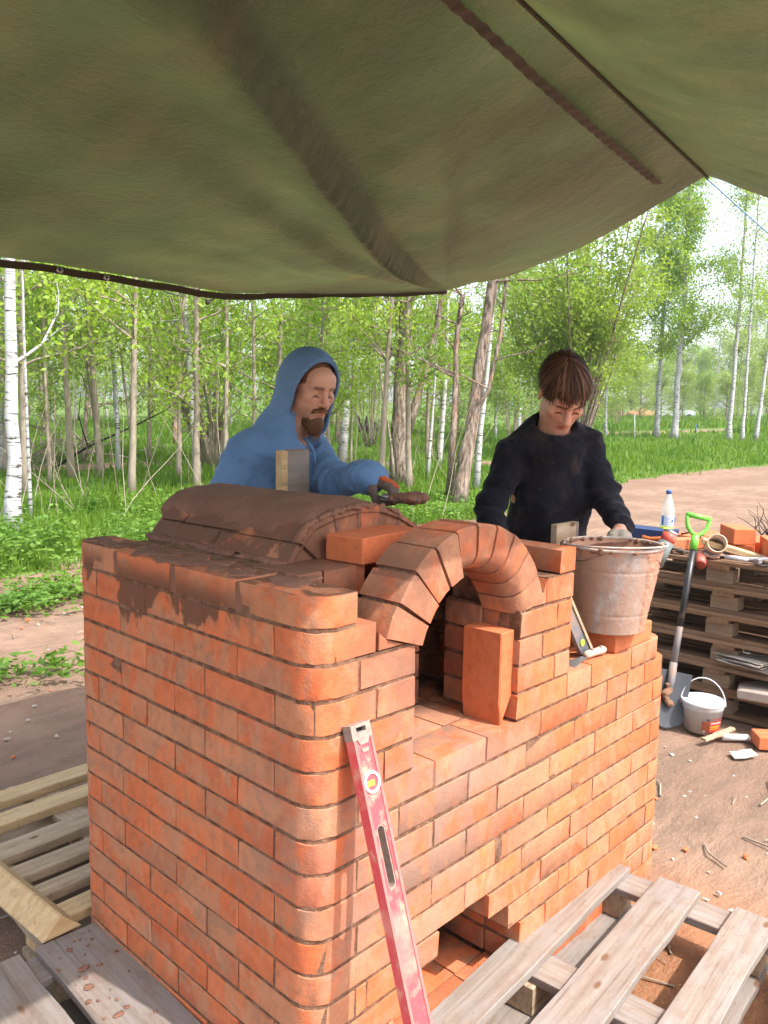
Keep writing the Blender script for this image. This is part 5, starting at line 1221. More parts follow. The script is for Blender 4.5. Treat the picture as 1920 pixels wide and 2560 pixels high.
dl = nrm(WLb-ELb); HLb = Frame(WLb, nrm(dl*.5+np.array([0, 0, -1])-_f*.2), _r*.75-_f*.55); dr = nrm(WRb-ERb); HRb = Frame(WRb, dr, -_r)
rel = [(.35, .5, .35), (.4, .55, .4), (.45, .6, .4), (.5, .6, .4)]
hand(S2, HLb, 1, rel, grow=-.001); hand(S2, HRb, -1, rel, grow=-.001)
link('body', S2.mesh('body', baseB, headcol(HB, (.60, .30, .20), (.07, .035, .02))), boy, MAT['skin'])
T2s.plane(PB+np.array([0, 0, .10]), (0, 0, 1)); T2s.ell(PB, (.17, .135, .15), .05, RB); T2s.warp(folds(.006, 9)); link('trousers', T2s.mesh('trousers', baseB), boy, MAT['trousers']); link('boots', B2.mesh('boots', baseB), boy, MAT['boot'])
SH = Sdf(baseB+np.array([-.62, -.62, .78]), baseB+np.array([.62, .50, 1.75]), .006)
SH.ell(CB+np.array([0, 0, .02]), (.160, .118, .235), .05, RB).ell((CB+PB)/2+np.array([0, 0, .03]), (.156, .125, .26), .06, RB).ell(PB+np.array([0, 0, .05]), (.160, .13, .15), .05, RB)
SH.cap(SRb+np.array([0, 0, -.005]), NB+np.array([0, 0, -.045])-rb*.03, .062, .078, .05).cap(SLb+np.array([0, 0, -.005]), NB+np.array([0, 0, -.045])+rb*.03, .062, .078, .05).cap(NB+np.array([0, 0, -.08]), NB+np.array([0, 0, -.02]), .11, .085, .05)
for a, b, c in ((SRb, ERb, WRb), (SLb, ELb, WLb)): SH.cap(a+np.array([0, 0, -.01]), b, .064, .050, .025).cap(b, c-(c-b)*.05, .050, .036, .02)
SH.warp(folds(.0070, 9)); SH.warp(folds(.0048, 22)); SH.warp(drape(NB, .0065)); SH.warp(sleeve_folds((SRb, ERb, WRb), .0045)); SH.warp(sleeve_folds((SLb, ELb, WLb), .0045))
SH.ell(NB+fb_d*.060+np.array([0, 0, .040]), (.086, .080, .072), .006, RB, True).cap(NB+np.array([0, 0, -.02]), HB(0, 0, .02), .066, .07, .006, True)
SH.plane(baseB+np.array([0, 0, .86]), (0, 0, -1))
link('shirt', SH.mesh('shirt', baseB), boy, MAT['shirt'])
GP = Sdf(WLb-.24, WLb+.24, .0038)
for x in (-.028, -.010, .010, .028): GP.cap(HLb(x*.85, .045, 0), HLb(x, .086, .002), .0175, .0155, .012)
hand(GP, HLb, 1, rel, grow=.0012); GP.plane(HLb(0, .030, 0), -HLb.R[:, 1]); link('glove', GP.mesh('glove', baseB), boy, MAT['glove_pale'])
# hair: a cap and many strands combed down from the crown
gh = np.random.default_rng(9); HR_ = Sdf(Hb-.16, Hb+.17, .0042)
HR_.ell(HB(0, -.017, .040), (.083, .104, .087), .02, HB.R)
HR_.ell(HB(0, .085, -.030), (.080, .075, .060), .02, HB.R, True).ell(HB(0, .0, -.115), (.12, .14, .105), .012, HB.R, True)
HR_.warp(lambda P: .0022*np.sin(HB.loc(P)[:, 0]*260+2*np.sin(HB.loc(P)[:, 1]*50)))
link('hair', HR_.mesh('hair', baseB, lambda P: np.array([.030, .017, .011])*gh.uniform(.7, 1.3, len(P))[:, None]), boy, MAT['hair'])
hairo = boy.children[-1]; st = []; cs = []
crown = np.array([.012, -.045]); 
for k in range(1500):
    ph = gh.uniform(-math.pi, math.pi); cl_ = round(ph*14)/14; phc = ph+.55*(cl_-ph); front = math.cos(phc)
    t1 = (1.36+.04*gh.normal()+.22*math.sin(cl_*23.0+1.0)*abs(math.sin(cl_*11.3))) if front > .35 else (1.62+.10*gh.normal()) if front > -.3 else (1.75+.08*gh.normal())
    if front > .35: t1 += .07*math.sin(phc*9)+.10*abs(math.sin(phc))-.05
    t0 = gh.uniform(.02, .75)*(.9 if k % 3 else .3); lift = gh.uniform(.001, .011)+(.010*gh.uniform() if k % 11 == 0 else 0); pts = []
    for q in range(9):
        tt_ = t0+(t1-t0)*q/8; az = phc+.10*math.sin(tt_*2+k)+.03*gh.normal()*.3
        x = math.sin(tt_)*math.sin(az)*.086+crown[0]*(1-tt_/1.6); y = -.017+math.sin(tt_)*math.cos(az)*.108+crown[1]*.5*max(0, 1-tt_/1.2); z = .040+math.cos(tt_)*.090
        rr = 1+lift/.09+.02*max(0, tt_-1.2)
        if front > .35 and tt_ > 1.2: z -= (tt_-1.2)*.055; y += (tt_-1.2)*.012
        pts.append(HB(x*rr, -.017+(y+.017)*rr, .040+(z-.040)*rr))
    st.append(pts); c = gh.uniform(.5, 1.7); cs.append(np.array([.058, .027, .015])*c if gh.uniform() > .3 else np.array([.15, .070, .040])*c*.8)
Vr, Fr, Cr = ribbons('h', st, .0056, cs, boy, HB(0, -.017, .03), None)
o = link('hair_strands', npmesh('hair_strands', np.array(Vr)-baseB, Fr, True, np.array(Cr)), hairo, MAT['hair'])
MAT['block_wood'] = m_wood('pallet_block', (.17, .11, .065), (.28, .195, .125), .15, .8, .35)
def flat(name, c): q = NT(name, .5, .4); q.color(c); return q.m
# ------------------------------------------------------------------ things on and round the stove
# standing brick with a cut lower corner, in the mouth
zh = zc(6)
V, F = prism_xz([(0, .062), (.010, 0.0), (.066, .085), (.066, .25), (0, .25)], 0, .122, .003)
o = link('cut_brick', MB().add(V, F).mesh('cut_brick'), None, MAT['loose_brick']); o.location = (.660, .018, zh-.0005+.001); o.rotation_euler = (0, 0, R(2)); o.location.z = zh
tag(o, 'clean brick with a cut corner standing on end in the arched mouth', 'brick')
# bricks under the mortar bucket
loose(1.389, .066, zc(5)+.001, 0, label='orange brick under the mortar bucket, flush with the stove front')
loose(1.375, .192, zc(5)+.001, R(-1), label='orange brick under the mortar bucket, in the row behind')
# mortar bucket
BZ = zc(5)+.067; bc = (1.318, .060, BZ)
bk = thing('mortar_bucket', 'battered clay-smeared metal bucket standing on loose bricks at the stove end', 'bucket', bc)
t = NT('zinc', .5, .5); p = t.pos(obj=True); n = t.noise(t.pos((1, 1, .4), obj=True), 9, 8, .68); n2 = t.noise(t.pos((1, 1, .7), obj=True), 16, 6, .65, .4)
sc_ = t.node('ShaderNodeSeparateColor'); t.lk(t.attr(), sc_.inputs[0]); base_ = t.mix(t.step(t.noise(p, 40, 3), .3, .7), (.30, .29, .275), (.46, .44, .42))
film = t.step(t.math('ADD', t.math('MULTIPLY', sc_.outputs[1], .5), n), .38, .70); c = t.mix(t.math('MULTIPLY', film, .85), base_, (.34, .20, .135)); mud = t.step(sc_.outputs[0], .15, .5); c = t.mix(mud, c, t.mix(t.noise(p, 50, 4), (.30, .15, .095), (.46, .25, .165)))
t.color(c); t.lk(t.math('MULTIPLY', t.math('SUBTRACT', 1.0, t.math('MAXIMUM', mud, film)), .5), t.b.inputs['Metallic']); t.rough(.62); t.bump(t.math('ADD', t.noise(p, 90, 4), t.math('MULTIPLY', n2, .8)), .35, .004); MAT['zinc'] = t.m
def pail_mesh():
    na, nz = 150, 96; A, Zz = np.meshgrid(np.linspace(0, 2*math.pi, na, endpoint=False), np.linspace(0, .268, nz), indexing='ij')
    f1, f2, f3 = fnoise(801), fnoise(802), fnoise(803); ca_, sa_ = np.cos(A), np.sin(A)
    u = A*3.2; n_a = f1(ca_*5+sa_*1.3, Zz*16+sa_*4)+.6*f2(ca_*13, Zz*30+sa_*12)
    side = np.exp(-((((A-R(278)+math.pi) % (2*math.pi))-math.pi)/.42)**2)          # the thick streak on the near right side
    m = np.clip((n_a*.42+side*1.05-.40)*4, 0, 1); m = np.maximum(m, np.clip((.012-Zz)*90, 0, 1)*np.clip(side*2+.3*n_a, 0, 1)); m = np.maximum(m, np.clip((Zz-.252+.02*n_a)*60, 0, 1)*.8)
    film = np.clip(.45+.55*f2(ca_*4+2, Zz*9+sa_*4), 0, 1)
    rr = .104+(.151-.104)*Zz/.268+m*(.0030+.0016*f3(ca_*30, Zz*120+sa_*30)+.0012*f2(ca_*60, Zz*200+sa_*60))-.0012*np.exp(-((Zz-.06)/.004)**2)-.0012*np.exp(-((Zz-.20)/.004)**2)
    V = np.stack([rr*ca_, rr*sa_, Zz], -1).reshape(-1, 3); idx = np.arange(na*nz).reshape(na, nz); jn = np.roll(idx, -1, 0)
    F = [tuple(f) for f in np.stack([idx[:, :-1], jn[:, :-1], jn[:, 1:], idx[:, 1:]], -1).reshape(-1, 4).tolist()]
    o = len(V); V2 = []
    for (r_, z_) in ((.1505, .268), (.1015, .010)):
        for k in range(na): V2.append((r_*math.cos(2*math.pi*k/na), r_*math.sin(2*math.pi*k/na), z_))
    for k in range(na):
        j = (k+1) % na; F += [(int(idx[k, -1]), int(idx[j, -1]), o+j, o+k), (o+k, o+j, o+na+j, o+na+k)]
    F.append(tuple(reversed([int(q) for q in idx[:, 0]])))
    colr = np.zeros((len(V)+2*na, 3)); colr[:len(V), 0] = m.ravel(); colr[:len(V), 1] = film.ravel(); colr[len(V):, 0] = 1
    return npmesh('pail', np.concatenate([V, V2]), F, True, colr)
link('pail', pail_mesh(), bk, MAT['zinc'])
def ring(r, z, w, n=40, ax=None):
    P = [(r*math.cos(2*math.pi*k/n), r*math.sin(2*math.pi*k/n), z) for k in range(n+1)]; return tube_data(P, w, 6, False)
V, F = ring(.154, .270, .0048); MB().add(V, F).build('rim', MAT['wire'], bk, True)
# mortar inside and along the inner wall
V = [(0, 0, .225)]; F = []; m_ = 36
for i in range(1, 9):
    for j in range(m_):
        a = 2*math.pi*j/m_; r_ = .1495*i/8; z_ = .222+.012*math.sin(a*3+i)+.008*math.sin(a*5-i*2)+(.034*max(0, i-6)/2*(0.6+.5*math.sin(a*2.0+.6)) if i > 6 else 0); V.append((r_*math.cos(a), r_*math.sin(a), z_))
for j in range(m_): F.append((0, 1+j, 1+(j+1) % m_))
for i in range(7):
    for j in range(m_): F.append((1+i*m_+j, 1+(i+1)*m_+j, 1+(i+1)*m_+(j+1) % m_, 1+i*m_+(j+1) % m_))
link('mortar', MB().add(V, F).mesh('mortar', True), bk, MAT['clay'])
q_ = NT('dry_clay', .95, .1); q_.color((.22, .12, .076)); q_.bump(q_.noise(q_.pos(), 90, 4), .6, .004); MAT['dry_clay'] = q_.m
rg = random.Random(3); pts_ = []
for k in range(46):
    a = rg.choice([rg.uniform(0, 6.28), R(150)+rg.gauss(0, .7)]); pts_.append((np.array([.152*math.cos(a), .152*math.sin(a), .266]), (rg.uniform(.006, .013), rg.uniform(.006, .013), rg.uniform(.004, .008))))
link('clay', sdf_lump(pts_, .0045, .008, (0, 0, 0), .0012), bk, MAT['dry_clay'])
pts_ = []
for k in range(70):
    f = rg.random(); i = rg.randint(1, 5); q = VP[i].lerp(VP[i+1], f); pts_.append((np.array([q.x, .338+rg.gauss(.004, .006), q.y+.001]), (rg.uniform(.004, .010), rg.uniform(.005, .010), rg.uniform(.002, .0045))))
for i in range(2, 8):
    q = VP[i]; n_ = vnorm(i)
    for k in range(9): p_ = q-n_*(.006+.012*k); pts_.append((np.array([p_.x+rg.gauss(0, .0015), .336, p_.y+rg.gauss(0, .001)]), (rg.uniform(.004, .007), rg.uniform(.004, .006), rg.uniform(.007, .010))))
for k in range(64): pts_.append((np.array([.200+rg.gauss(0, .012), rg.uniform(.34, .95), ZT+rg.gauss(0, .002)]), (rg.uniform(.008, .02), rg.uniform(.01, .03), rg.uniform(.002, .006))))
link('clay_seam', sdf_lump(pts_, .0045, .010, (0, 0, 0), .0013), stove, MAT['clay'])
pts_ = []
for k in range(60): pts_.append((np.array([rg.uniform(.01, .14), rg.uniform(.12, .95), ZT-.0005]), (rg.uniform(.006, .03), rg.uniform(.006, .04), rg.uniform(.0015, .0035))))
link('clay_smear', sdf_lump(pts_, .0045, .008, (0, 0, 0), .0010), stove, MAT['clay'])
hp = []; ca = R(-46)
for k in range(25):
    u = math.pi*k/24; x_, y_ = .158*math.cos(u), .158*math.sin(u)*.96
    hp.append((x_*math.cos(ca+R(90)-R(46))-y_*math.sin(ca+R(90)-R(46)), 0, 0))
# the bail lies down over the near side of the rim
def bail(az0, tilt, r=.160):
    P = []
    for k in range(29):
        u = math.pi*k/28; lx = r*math.cos(u); ly = -r*math.sin(u); z_ = .272-.0*math.sin(u)+tilt*math.sin(u)
        P.append((lx*math.cos(az0)-ly*math.sin(az0), lx*math.sin(az0)+ly*math.cos(az0), z_))
    return P
b = MB(); b.tube(bail(-YAW+R(6), .012, .163), .0032, 6); b.build('handle', MAT['wire'], bk, True)
for s in (0, math.pi):
    b = MB(); a = -YAW+R(6)+s; b.tube([(.148*math.cos(a), .148*math.sin(a), .255), (.160*math.cos(a), .160*math.sin(a), .262), (.162*math.cos(a), .162*math.sin(a), .276)], .006, 6); b.build('ear', MAT['wire'], bk, True)
# red and grey handle sticking out of the bucket
pt0 = atD(1655, 1378, 2.60); pt1 = atD(1676, 1335, 2.60); dv = pt1-pt0; tl = thing('tool_handle', 'round red and grey tool handle sticking out of the mortar bucket', 'tool', tuple(pt0-dv*.8))
q_ = NT('red_plastic', .5, .4); q_.color(q_.mix(q_.step(q_.noise(q_.pos(), 30, 5), .4, .65), (.55, .07, .05), (.45, .16, .10))); MAT['red_plastic'] = q_.m
q_ = NT('grey_plastic', .55, .4); q_.color((.13, .15, .15)); MAT['grey_plastic'] = q_.m
b0 = pt0-dv*.8; MB().tube([pt0-dv*.8-b0, pt0+dv*.55-b0], .0235, 14).build('grip', MAT['grey_plastic'], tl, True); MB().tube([pt0+dv*.55-b0, pt1-b0], .0235, 14).build('band', MAT['red_plastic'], tl, True); MB().tube([pt1-b0, pt1+dv*.13-b0, pt1+dv*.16-b0], [.0235, .023, .017], 14).build('cap', MAT['steel'], tl, True)
# small level leaning on the jamb, and the putty knife
s0 = np.array([1.205, .062, zc(5)+.012]); s1 = np.array([1.010, .075, ZT-.085]); sl_ = thing('small_level', 'small dusty level leaning against the right jamb behind the putty knife', 'level', (1.2, .06, zc(5)))
so = np.array(sl_.location); d = nrm(s1-s0); L = np.linalg.norm(s1-s0); yv = np.array([0, 1.0, 0]); xv = np.cross(yv, d)
def obox(mb, c, ex, ey, ez, dims):
    V, F = prism_data([(-dims[0]/2, -dims[1]/2), (dims[0]/2, -dims[1]/2), (dims[0]/2, dims[1]/2), (-dims[0]/2, dims[1]/2)], -dims[2]/2, dims[2]/2, min(dims)*.12)
    mb.add([tuple(np.array(c)+np.array(ex)*x+np.array(ey)*y+np.array(ez)*z) for x, y, z in V], F); return mb
b = MB(); obox(b, (s0+s1)/2-so, xv, yv, d, (.010, .024, L)); b.build('edge_strip', MAT['tan_wood'], sl_)
b = MB(); obox(b, (s0+s1)/2-xv*.0265-so, xv, yv, d, (.043, .014, L*.98)); b.build('web', MAT['muddy_steel'], sl_)
q_ = NT('vial_green', .15, .6); q_.color((.34, .50, .05)); MAT['vial'] = q_.m
for f in (.20,):
    c_ = s0+d*L*f-xv*.028-np.array([0, .008, 0])-so; V = [tuple(c_+xv*.011*math.cos(a)+d*.011*math.sin(a)+np.array([0, -y_, 0])) for y_ in (0, .003) for a in np.linspace(0, 2*math.pi, 16, endpoint=False)]
    F = [tuple(range(15, -1, -1)), tuple(range(16, 32))]+[(i, (i+1) % 16, 16+(i+1) % 16, 16+i) for i in range(16)]; MB().add(V, F).build('vial', MAT['vial'], sl_)
pk = thing('putty_knife', 'putty knife with pale wooden handle lying on the stove step', 'putty knife', (1.13, .04, zc(5)))
ko = np.array(pk.location); k0 = np.array([1.135, .040, zc(5)+.016]); k1 = np.array([1.236, .030, zc(5)+.017])
MB().tube([k0-ko, k0*.9+k1*.1-ko, k0*.5+k1*.5-ko, k1*.9+k0*.1-ko, k1-ko], [.008, .0125, .0115, .0135, .010], 10).build('handle', flat('pale_handle', (.50, .36, .27)), pk, True)
kd = nrm(k0-k1); ks = np.array([-kd[1], kd[0], 0]); V, F = prism_data([(0, -.010), (.03, -.014), (.085, -.028), (.085, .028), (.03, .014), (0, .010)], 0, .0015); MB().add([tuple(k0+kd*x+ks*y+np.array([0, 0, z-.006-.10*x])-ko) for x, y, z in V], F).build('blade', MAT['steel'], pk)
for f in (.3, .75):
    q_ = k0*(1-f)+k1*f+np.array([0, -.003, .011])-ko; MB().lathe([(.004, 0), (.004, .002)], 8, Matrix.Translation(Vector(q_))).build('rivet', MAT['rotten'], pk)
# boards standing up behind the work
a_ = onY(480+640*.38577, 820+785*.38577, 1.03)+0; bd_ = thing('wooden_post', 'short pale plank standing upright behind the clay vault in front of the man', 'plank', (.835, 1.052, 0))
tp = onY(480+700*.38577, 820+785*.38577, 1.035)[2]
MB().box((0.012, 0, tp/2), (.100, .018, tp), None, .002).build('board', MAT['grey_wood'], bd_); MB().box((-.052, .006, tp/2-.002), (.026, .034, tp-.004), None, .002).build('batten', MAT['new_wood'], bd_)
u0 = onY(1150+512*.46414, 1220+200*.46414, .275); u1 = onY(1150+636*.46414, 1220+205*.46414, .275)
ub = thing('upright_board', 'grey plank end standing upright between right jamb and boy', 'plank', ((u0[0]+u1[0])/2, .285, 0))
tp = u0[2]; wu = abs(u1[0]-u0[0])
MB().box((0, 0, tp/2), (wu*.86, .022, tp), None, .002).build('board', MAT['tan_wood'], ub); MB().box((wu*.46, 0, tp/2), (wu*.10, .024, tp-.001), None, .001).build('edge', MAT['grey_wood'], ub)
# ------------------------------------------------------------------ long red spirit level leaning on the near corner
t = NT('red_level', .5, .4); n = t.noise(t.pos((1, 1, 1)), 24, 7, .66); n2 = t.noise(t.pos(), 9, 4)
c = t.mix(t.step(n, .48, .70), (.58, .065, .075), (.58, .27, .19)); c = t.mix(t.math('MULTIPLY', t.step(n2, .5, .7), .5), c, (.55, .30, .22)); t.color(c); t.bump(n, .15, .002); MAT['red_level'] = t.m
t = NT('level_cap', .65, .3); t.color(t.mix(t.noise(t.pos(), 60, 5), (.10, .085, .075), (.42, .33, .27))); MAT['level_cap'] = t.m
t = NT('dusty_rail', .7); t.color(t.mix(t.noise(t.pos(), 40, 5), (.42, .08, .09), (.44, .20, .16))); MAT['rail'] = t.m
ltop = np.array([.102, -.004, .984]); lbot = np.array([.102, -.312, .040]); ld = nrm(lbot-ltop); LL = np.linalg.norm(lbot-ltop)
lv = thing('spirit_level', 'long dusty red spirit level leaning against the rounded near corner of the stove', 'spirit level', tuple(lbot))
lx = np.array([1.0, 0, 0]); ln = np.cross(lx, ld); ln = ln if ln[1] < 0 else -ln
lo_ = ltop-lbot; WL, TL = .054, .023
def LP(u, v, w): return tuple(lo_+ld*u+lx*v+ln*w)            # u down the level, v across, w out of its face
def extr(poly, w0, w1, name, mat, hole=None, par=None):
    """outline in (u, v) given a thickness w0..w1; hole = inner outline of equal count"""
    n = len(poly); mb = MB(); V = [LP(u, v, w1) for u, v in poly]+[LP(u, v, w0) for u, v in poly]
    if hole is None: F = [tuple(range(n)), tuple(reversed(range(n, 2*n)))]
    else:
        V += [LP(u, v, w1) for u, v in hole]+[LP(u, v, w0) for u, v in hole]
        F = [(i, (i+1) % n, 2*n+(i+1) % n, 2*n+i) for i in range(n)]+[(n+(i+1) % n, n+i, 3*n+i, 3*n+(i+1) % n) for i in range(n)]+[(2*n+i, 2*n+(i+1) % n, 3*n+(i+1) % n, 3*n+i) for i in range(n)]
    F += [((i+1) % n, i, n+i, n+(i+1) % n) for i in range(n)]
    mb.add(V, F); o = mb.build(name, mat, par or lv)
    o.data.update(); import bmesh as _b; bm = _b.new(); bm.from_mesh(o.data); _b.ops.recalc_face_normals(bm, faces=bm.faces); bm.to_mesh(o.data); bm.free(); return o
def stad(u0, u1, r, n=24):
    out = []
    for k in range(n):
        a = 2*math.pi*k/n; c_ = u1-r if math.cos(a) > 0 else u0+r; out.append((c_+r*math.cos(a), r*math.sin(a)))
    return out
def boxo(u0, u1, hv, ref):
    out = []
    for (u, v), k in zip(ref, range(len(ref))):
        a = 2*math.pi*k/len(ref); cu, cv = math.cos(a), math.sin(a); s_ = 1/max(abs(cu), abs(cv)); out.append(((u0+u1)/2+(u1-u0)/2*cu*s_, hv*cv*s_))
    return out
h2 = WL/2
slots = [(.205, .335), (.62, .75)]; edges_ = [.028]
for (a, b_) in slots:
    rf = stad(a, b_, .0125); extr(boxo(a-.03, b_+.03, h2, rf), 0, TL, 'rail_body', MAT['red_level'], rf)
    rf2 = stad(a+.0, b_-.0, .0126); rf3 = stad(a+.004, b_-.004, .0095); extr(rf2, .001, TL-.002, 'slot_liner', MAT['level_cap'], rf3)
for a, b_ in ((.03, .175), (.365, .59), (.78, LL-.03)): extr([(a, -h2), (b_, -h2), (b_, h2), (a, h2)], 0, TL, 'rail_body', MAT['red_level'])
for v in (-h2+.0035, h2-.0035): extr([(.03, v-.0035), (LL-.03, v-.0035), (LL-.03, v+.0035), (.03, v+.0035)], TL, TL+.0022, 'rail_lip', MAT['rail'])
rf = boxo(.006, .016, .013, [(0, 0)]*24)
extr(boxo(0, .031, h2+.0008, rf), -.001, TL+.001, 'end_cap', MAT['level_cap'], boxo(.007, .017, .0135, rf)); extr([(.002, -.024), (.029, -.024), (.029, .024), (.002, .024)], 0, TL*.45, 'cap_core', MAT['rotten'])
extr([(LL-.031, -h2-.0008), (LL, -h2-.0008), (LL, h2+.0008), (LL-.031, h2+.0008)], -.001, TL+.001, 'end_cap', MAT['level_cap'])
extr([(.031, -.017), (.042, -.011), (.042, .011), (.031, .017)], TL+.0005, TL+.0025, 'cap_tab', MAT['level_cap']); extr([(.050, -.010), (.058, -.008), (.058, .008), (.050, .010)], TL+.0002, TL+.002, 'catch', MAT['level_cap'])
def disc(u, v, r0, r1, w0, w1, name, mat, n=24):
    P = [(u+r1*math.cos(2*math.pi*k/n), v+r1*math.sin(2*math.pi*k/n)) for k in range(n)]; Q = [(u+r0*math.cos(2*math.pi*k/n), v+r0*math.sin(2*math.pi*k/n)) for k in range(n)]
    return extr(P, w0, w1, name, mat, Q if r0 > 0 else None)
q_ = NT('grey_ring', .5, .4); q_.color((.42, .42, .43)); MAT['grey_ring'] = q_.m; q_ = NT('clear_vial', .1, .6); q_.color((.55, .62, .5)); MAT['clear'] = q_.m
disc(.120, 0, .0165, .0225, TL-.004, TL+.003, 'vial_ring', MAT['grey_ring']); disc(.120, 0, 0, .0165, TL-.004, TL-.0005, 'vial_window', MAT['clear'])
extr([(.116, -.014), (.127, -.014), (.127, .006), (.116, .006)], TL-.0004, TL+.0022, 'vial', MAT['vial'])
ub_ = LL-.205
extr([(ub_, -h2-.002), (ub_+.012, -h2-.002), (ub_+.012, 0.004), (ub_, .004)], -.001, TL+.002, 'vial_mount', MAT['level_cap']); extr([(ub_+.052, -h2-.002), (ub_+.066, -h2-.002), (ub_+.066, 0.004), (ub_+.052, .004)], -.001, TL+.002, 'vial_mount', MAT['level_cap'])
extr([(ub_+.012, -h2-.001), (ub_+.052, -h2-.001), (ub_+.052, -.006), (ub_+.012, -.006)], 0.001, TL+.0012, 'vial', MAT['vial'])
# ------------------------------------------------------------------ pallets
def board(L, w, th, seed, bev=.0025, warp=.0016):
    """rough board, length along x"""
    rg = random.Random(seed); n = 9; V = []; F = []
    for i in range(n+1):
        x = -L/2+L*i/n; dy0, dy1, dz = rg.gauss(0, warp), rg.gauss(0, warp), rg.gauss(0, warp*.4)
        ex = rg.gauss(0, .003) if i in (0, n) else 0
        for y, z in ((-w/2+dy0, -th/2), (-w/2+dy0-.0, th/2-bev), (-w/2+dy0+bev, th/2+dz), (w/2+dy1-bev, th/2+dz), (w/2+dy1, th/2-bev), (w/2+dy1, -th/2)): V.append((x+ex, y, z))
    for i in range(n):
        for k in range(6): j = (k+1) % 6; F.append((i*6+k, i*6+j, (i+1)*6+j, (i+1)*6+k))
    F = [tuple(reversed(f)) for f in F]; F.append(tuple(range(6))); F.append(tuple(reversed(range(n*6, n*6+6)))); return MB().add(V, F)
def put(par, name, mb, mat, loc, rz=0.0):
    o = link(name, mb.mesh(name), par, MAT[mat]); o.location = loc; o.rotation_euler = (random.gauss(0, .004), random.gauss(0, .003), rz); return o
def pallet(name, label, loc, rz, L, Wd, deck, mat, group=None, seed=1, th=.022, hgt=.144, skids=True, blockmat=None, mats=None):
    """deck = list of (y, width); boards run along x; cross boards, nine blocks, skids under them"""
    p = thing(name, label, 'pallet', loc, rz, group); rg = random.Random(seed)
    for i, (y, w) in enumerate(deck): put(p, 'deck_board', board(L*rg.uniform(.985, 1.0), w, th, seed*50+i), mats[i] if mats else mat, (rg.gauss(0, .004), y, hgt-th/2), rg.gauss(0, .004))
    ys = deck[0][0], sum(d[0] for d in (deck[0], deck[-1]))/2, deck[-1][0]
    for i, x in enumerate((-L/2+.06, 0, L/2-.06)):
        put(p, 'cross_board', board(Wd, .11, th, seed*50+20+i), mat, (x, ys[1], hgt-th*1.5-.0005), R(90))
        for j, y in enumerate(ys):
            yy = y+(0 if j == 1 else (.02 if (y < ys[1]) else -.02)); put(p, 'block', MB().box((0, 0, 0), (.10+.045*(i == 1), .095, hgt-th*3-.002), None, .003), blockmat or mat, (x, yy, th+(hgt-th*3)/2))
    if skids:
        for j, y in enumerate(ys): put(p, 'skid', board(L, .10, th, seed*50+40+j), mat, (0, y+(0 if j == 1 else (.02 if y < ys[1] else -.02)), th/2+.0005), 0)
    return p
# in front of the stove, lower right of the photo
pallet('wooden_pallet', 'weathered grey pallet lying in front of the stove at lower right', (.800, -.475, .004), R(4.0), 1.20, .98, [(.455, .112), (.238, .135), (.010, .118), (-.21, .13), (-.43, .118)], 'grey_wood', None, 3, .024, .156, blockmat='tan_wood')
o = link('short_plank', MB().prism([(-.20, -.05), (.17, -.05), (.20, -.03), (.20, .03), (.17, .05), (-.20, .05)], 0, .05, .004).mesh('short_plank'), None, MAT['new_wood']); o.location = (.95, -.185, .028); o.rotation_euler = (0, 0, R(5)); tag(o, 'bright fresh offcut of pine lying under the grey pallet', 'plank')
# left of the stove
L1 = pallet('wooden_pallet', 'stained pallet with broad boards pushed against the left stove face', (-.235, .33, .0), R(90-1.5), 1.26, .62, [(-.135, .185), (.105, .215), (.30, .12)], 'grey_wood', None, 5, .022, .142, blockmat='tan_wood')
cl_ = MB(); bl = cl_; rg = random.Random(8)
for k in range(46):
    x, y = rg.uniform(-.19, -.02), rg.uniform(.35, .93); s_ = rg.choice([.002, .0025, .003, .004, .006, .011]); blob((x, y, .1435), (s_*rg.uniform(.7, 1.5), s_*rg.uniform(.7, 1.3), .0025), 820+k, 8)
o = cl_.build('clay_splatter', MAT['clay'], None, True); tag(o, 'drops of brown clay spattered on the broad board beside the stove', 'clay', kind='stuff')
L2 = pallet('wooden_pallet', 'pale slatted pallet lying behind the left end of the stove', (.285, 1.52, 0), R(1.0), .84, .98, [(-.43, .085), (-.285, .075), (-.14, .085), (.03, .11), (.25, .10), (.43, .095)], 'tan_wood', None, 7, .030, .135, mats=['new_wood', 'tan_wood', 'tan_wood', 'tan_wood', 'new_wood', 'new_wood'], blockmat='new_wood')
e1 = onZ(38+90*K*0+ (165-38)*1.0*K if False else 165*K, 1985*K, .175); e0 = onZ(-20*K, 1838*K, .175)
dv = nrm(e0-e1); tb_ = MB(); sd = np.array([-dv[1], dv[0], 0]); Lb = 1.05
V = []; 
for u in (0, Lb):
    for a in (-.062, .0, .062, .0): pass
prof = [(-.058, 0.0), (.058, .004), (.004, .054), (-.004, .054)]
V = [tuple(dv*u+sd*a+np.array([0, 0, z])) for u in (0, Lb) for a, z in prof]; F = [(3, 2, 1, 0), (4, 5, 6, 7)]+[(i, (i+1) % 4, 4+(i+1) % 4, 4+i) for i in range(4)]
o = tb_.add(V, F).build('timber', MAT['new_wood'], None); o.location = (e1[0]-.035, e1[1]+.015, .137); tag(o, 'fresh three-cornered pine timber lying across the slatted pallet', 'timber')
o = link('loose_board', board(.9, .20, .024, 99).mesh('loose_board'), None, MAT['tan_wood']); o.location = (.05, 1.80, .012); o.rotation_euler = (0, 0, R(12)); tag(o, 'thin board lying on the ground behind the slatted pallet', 'board')
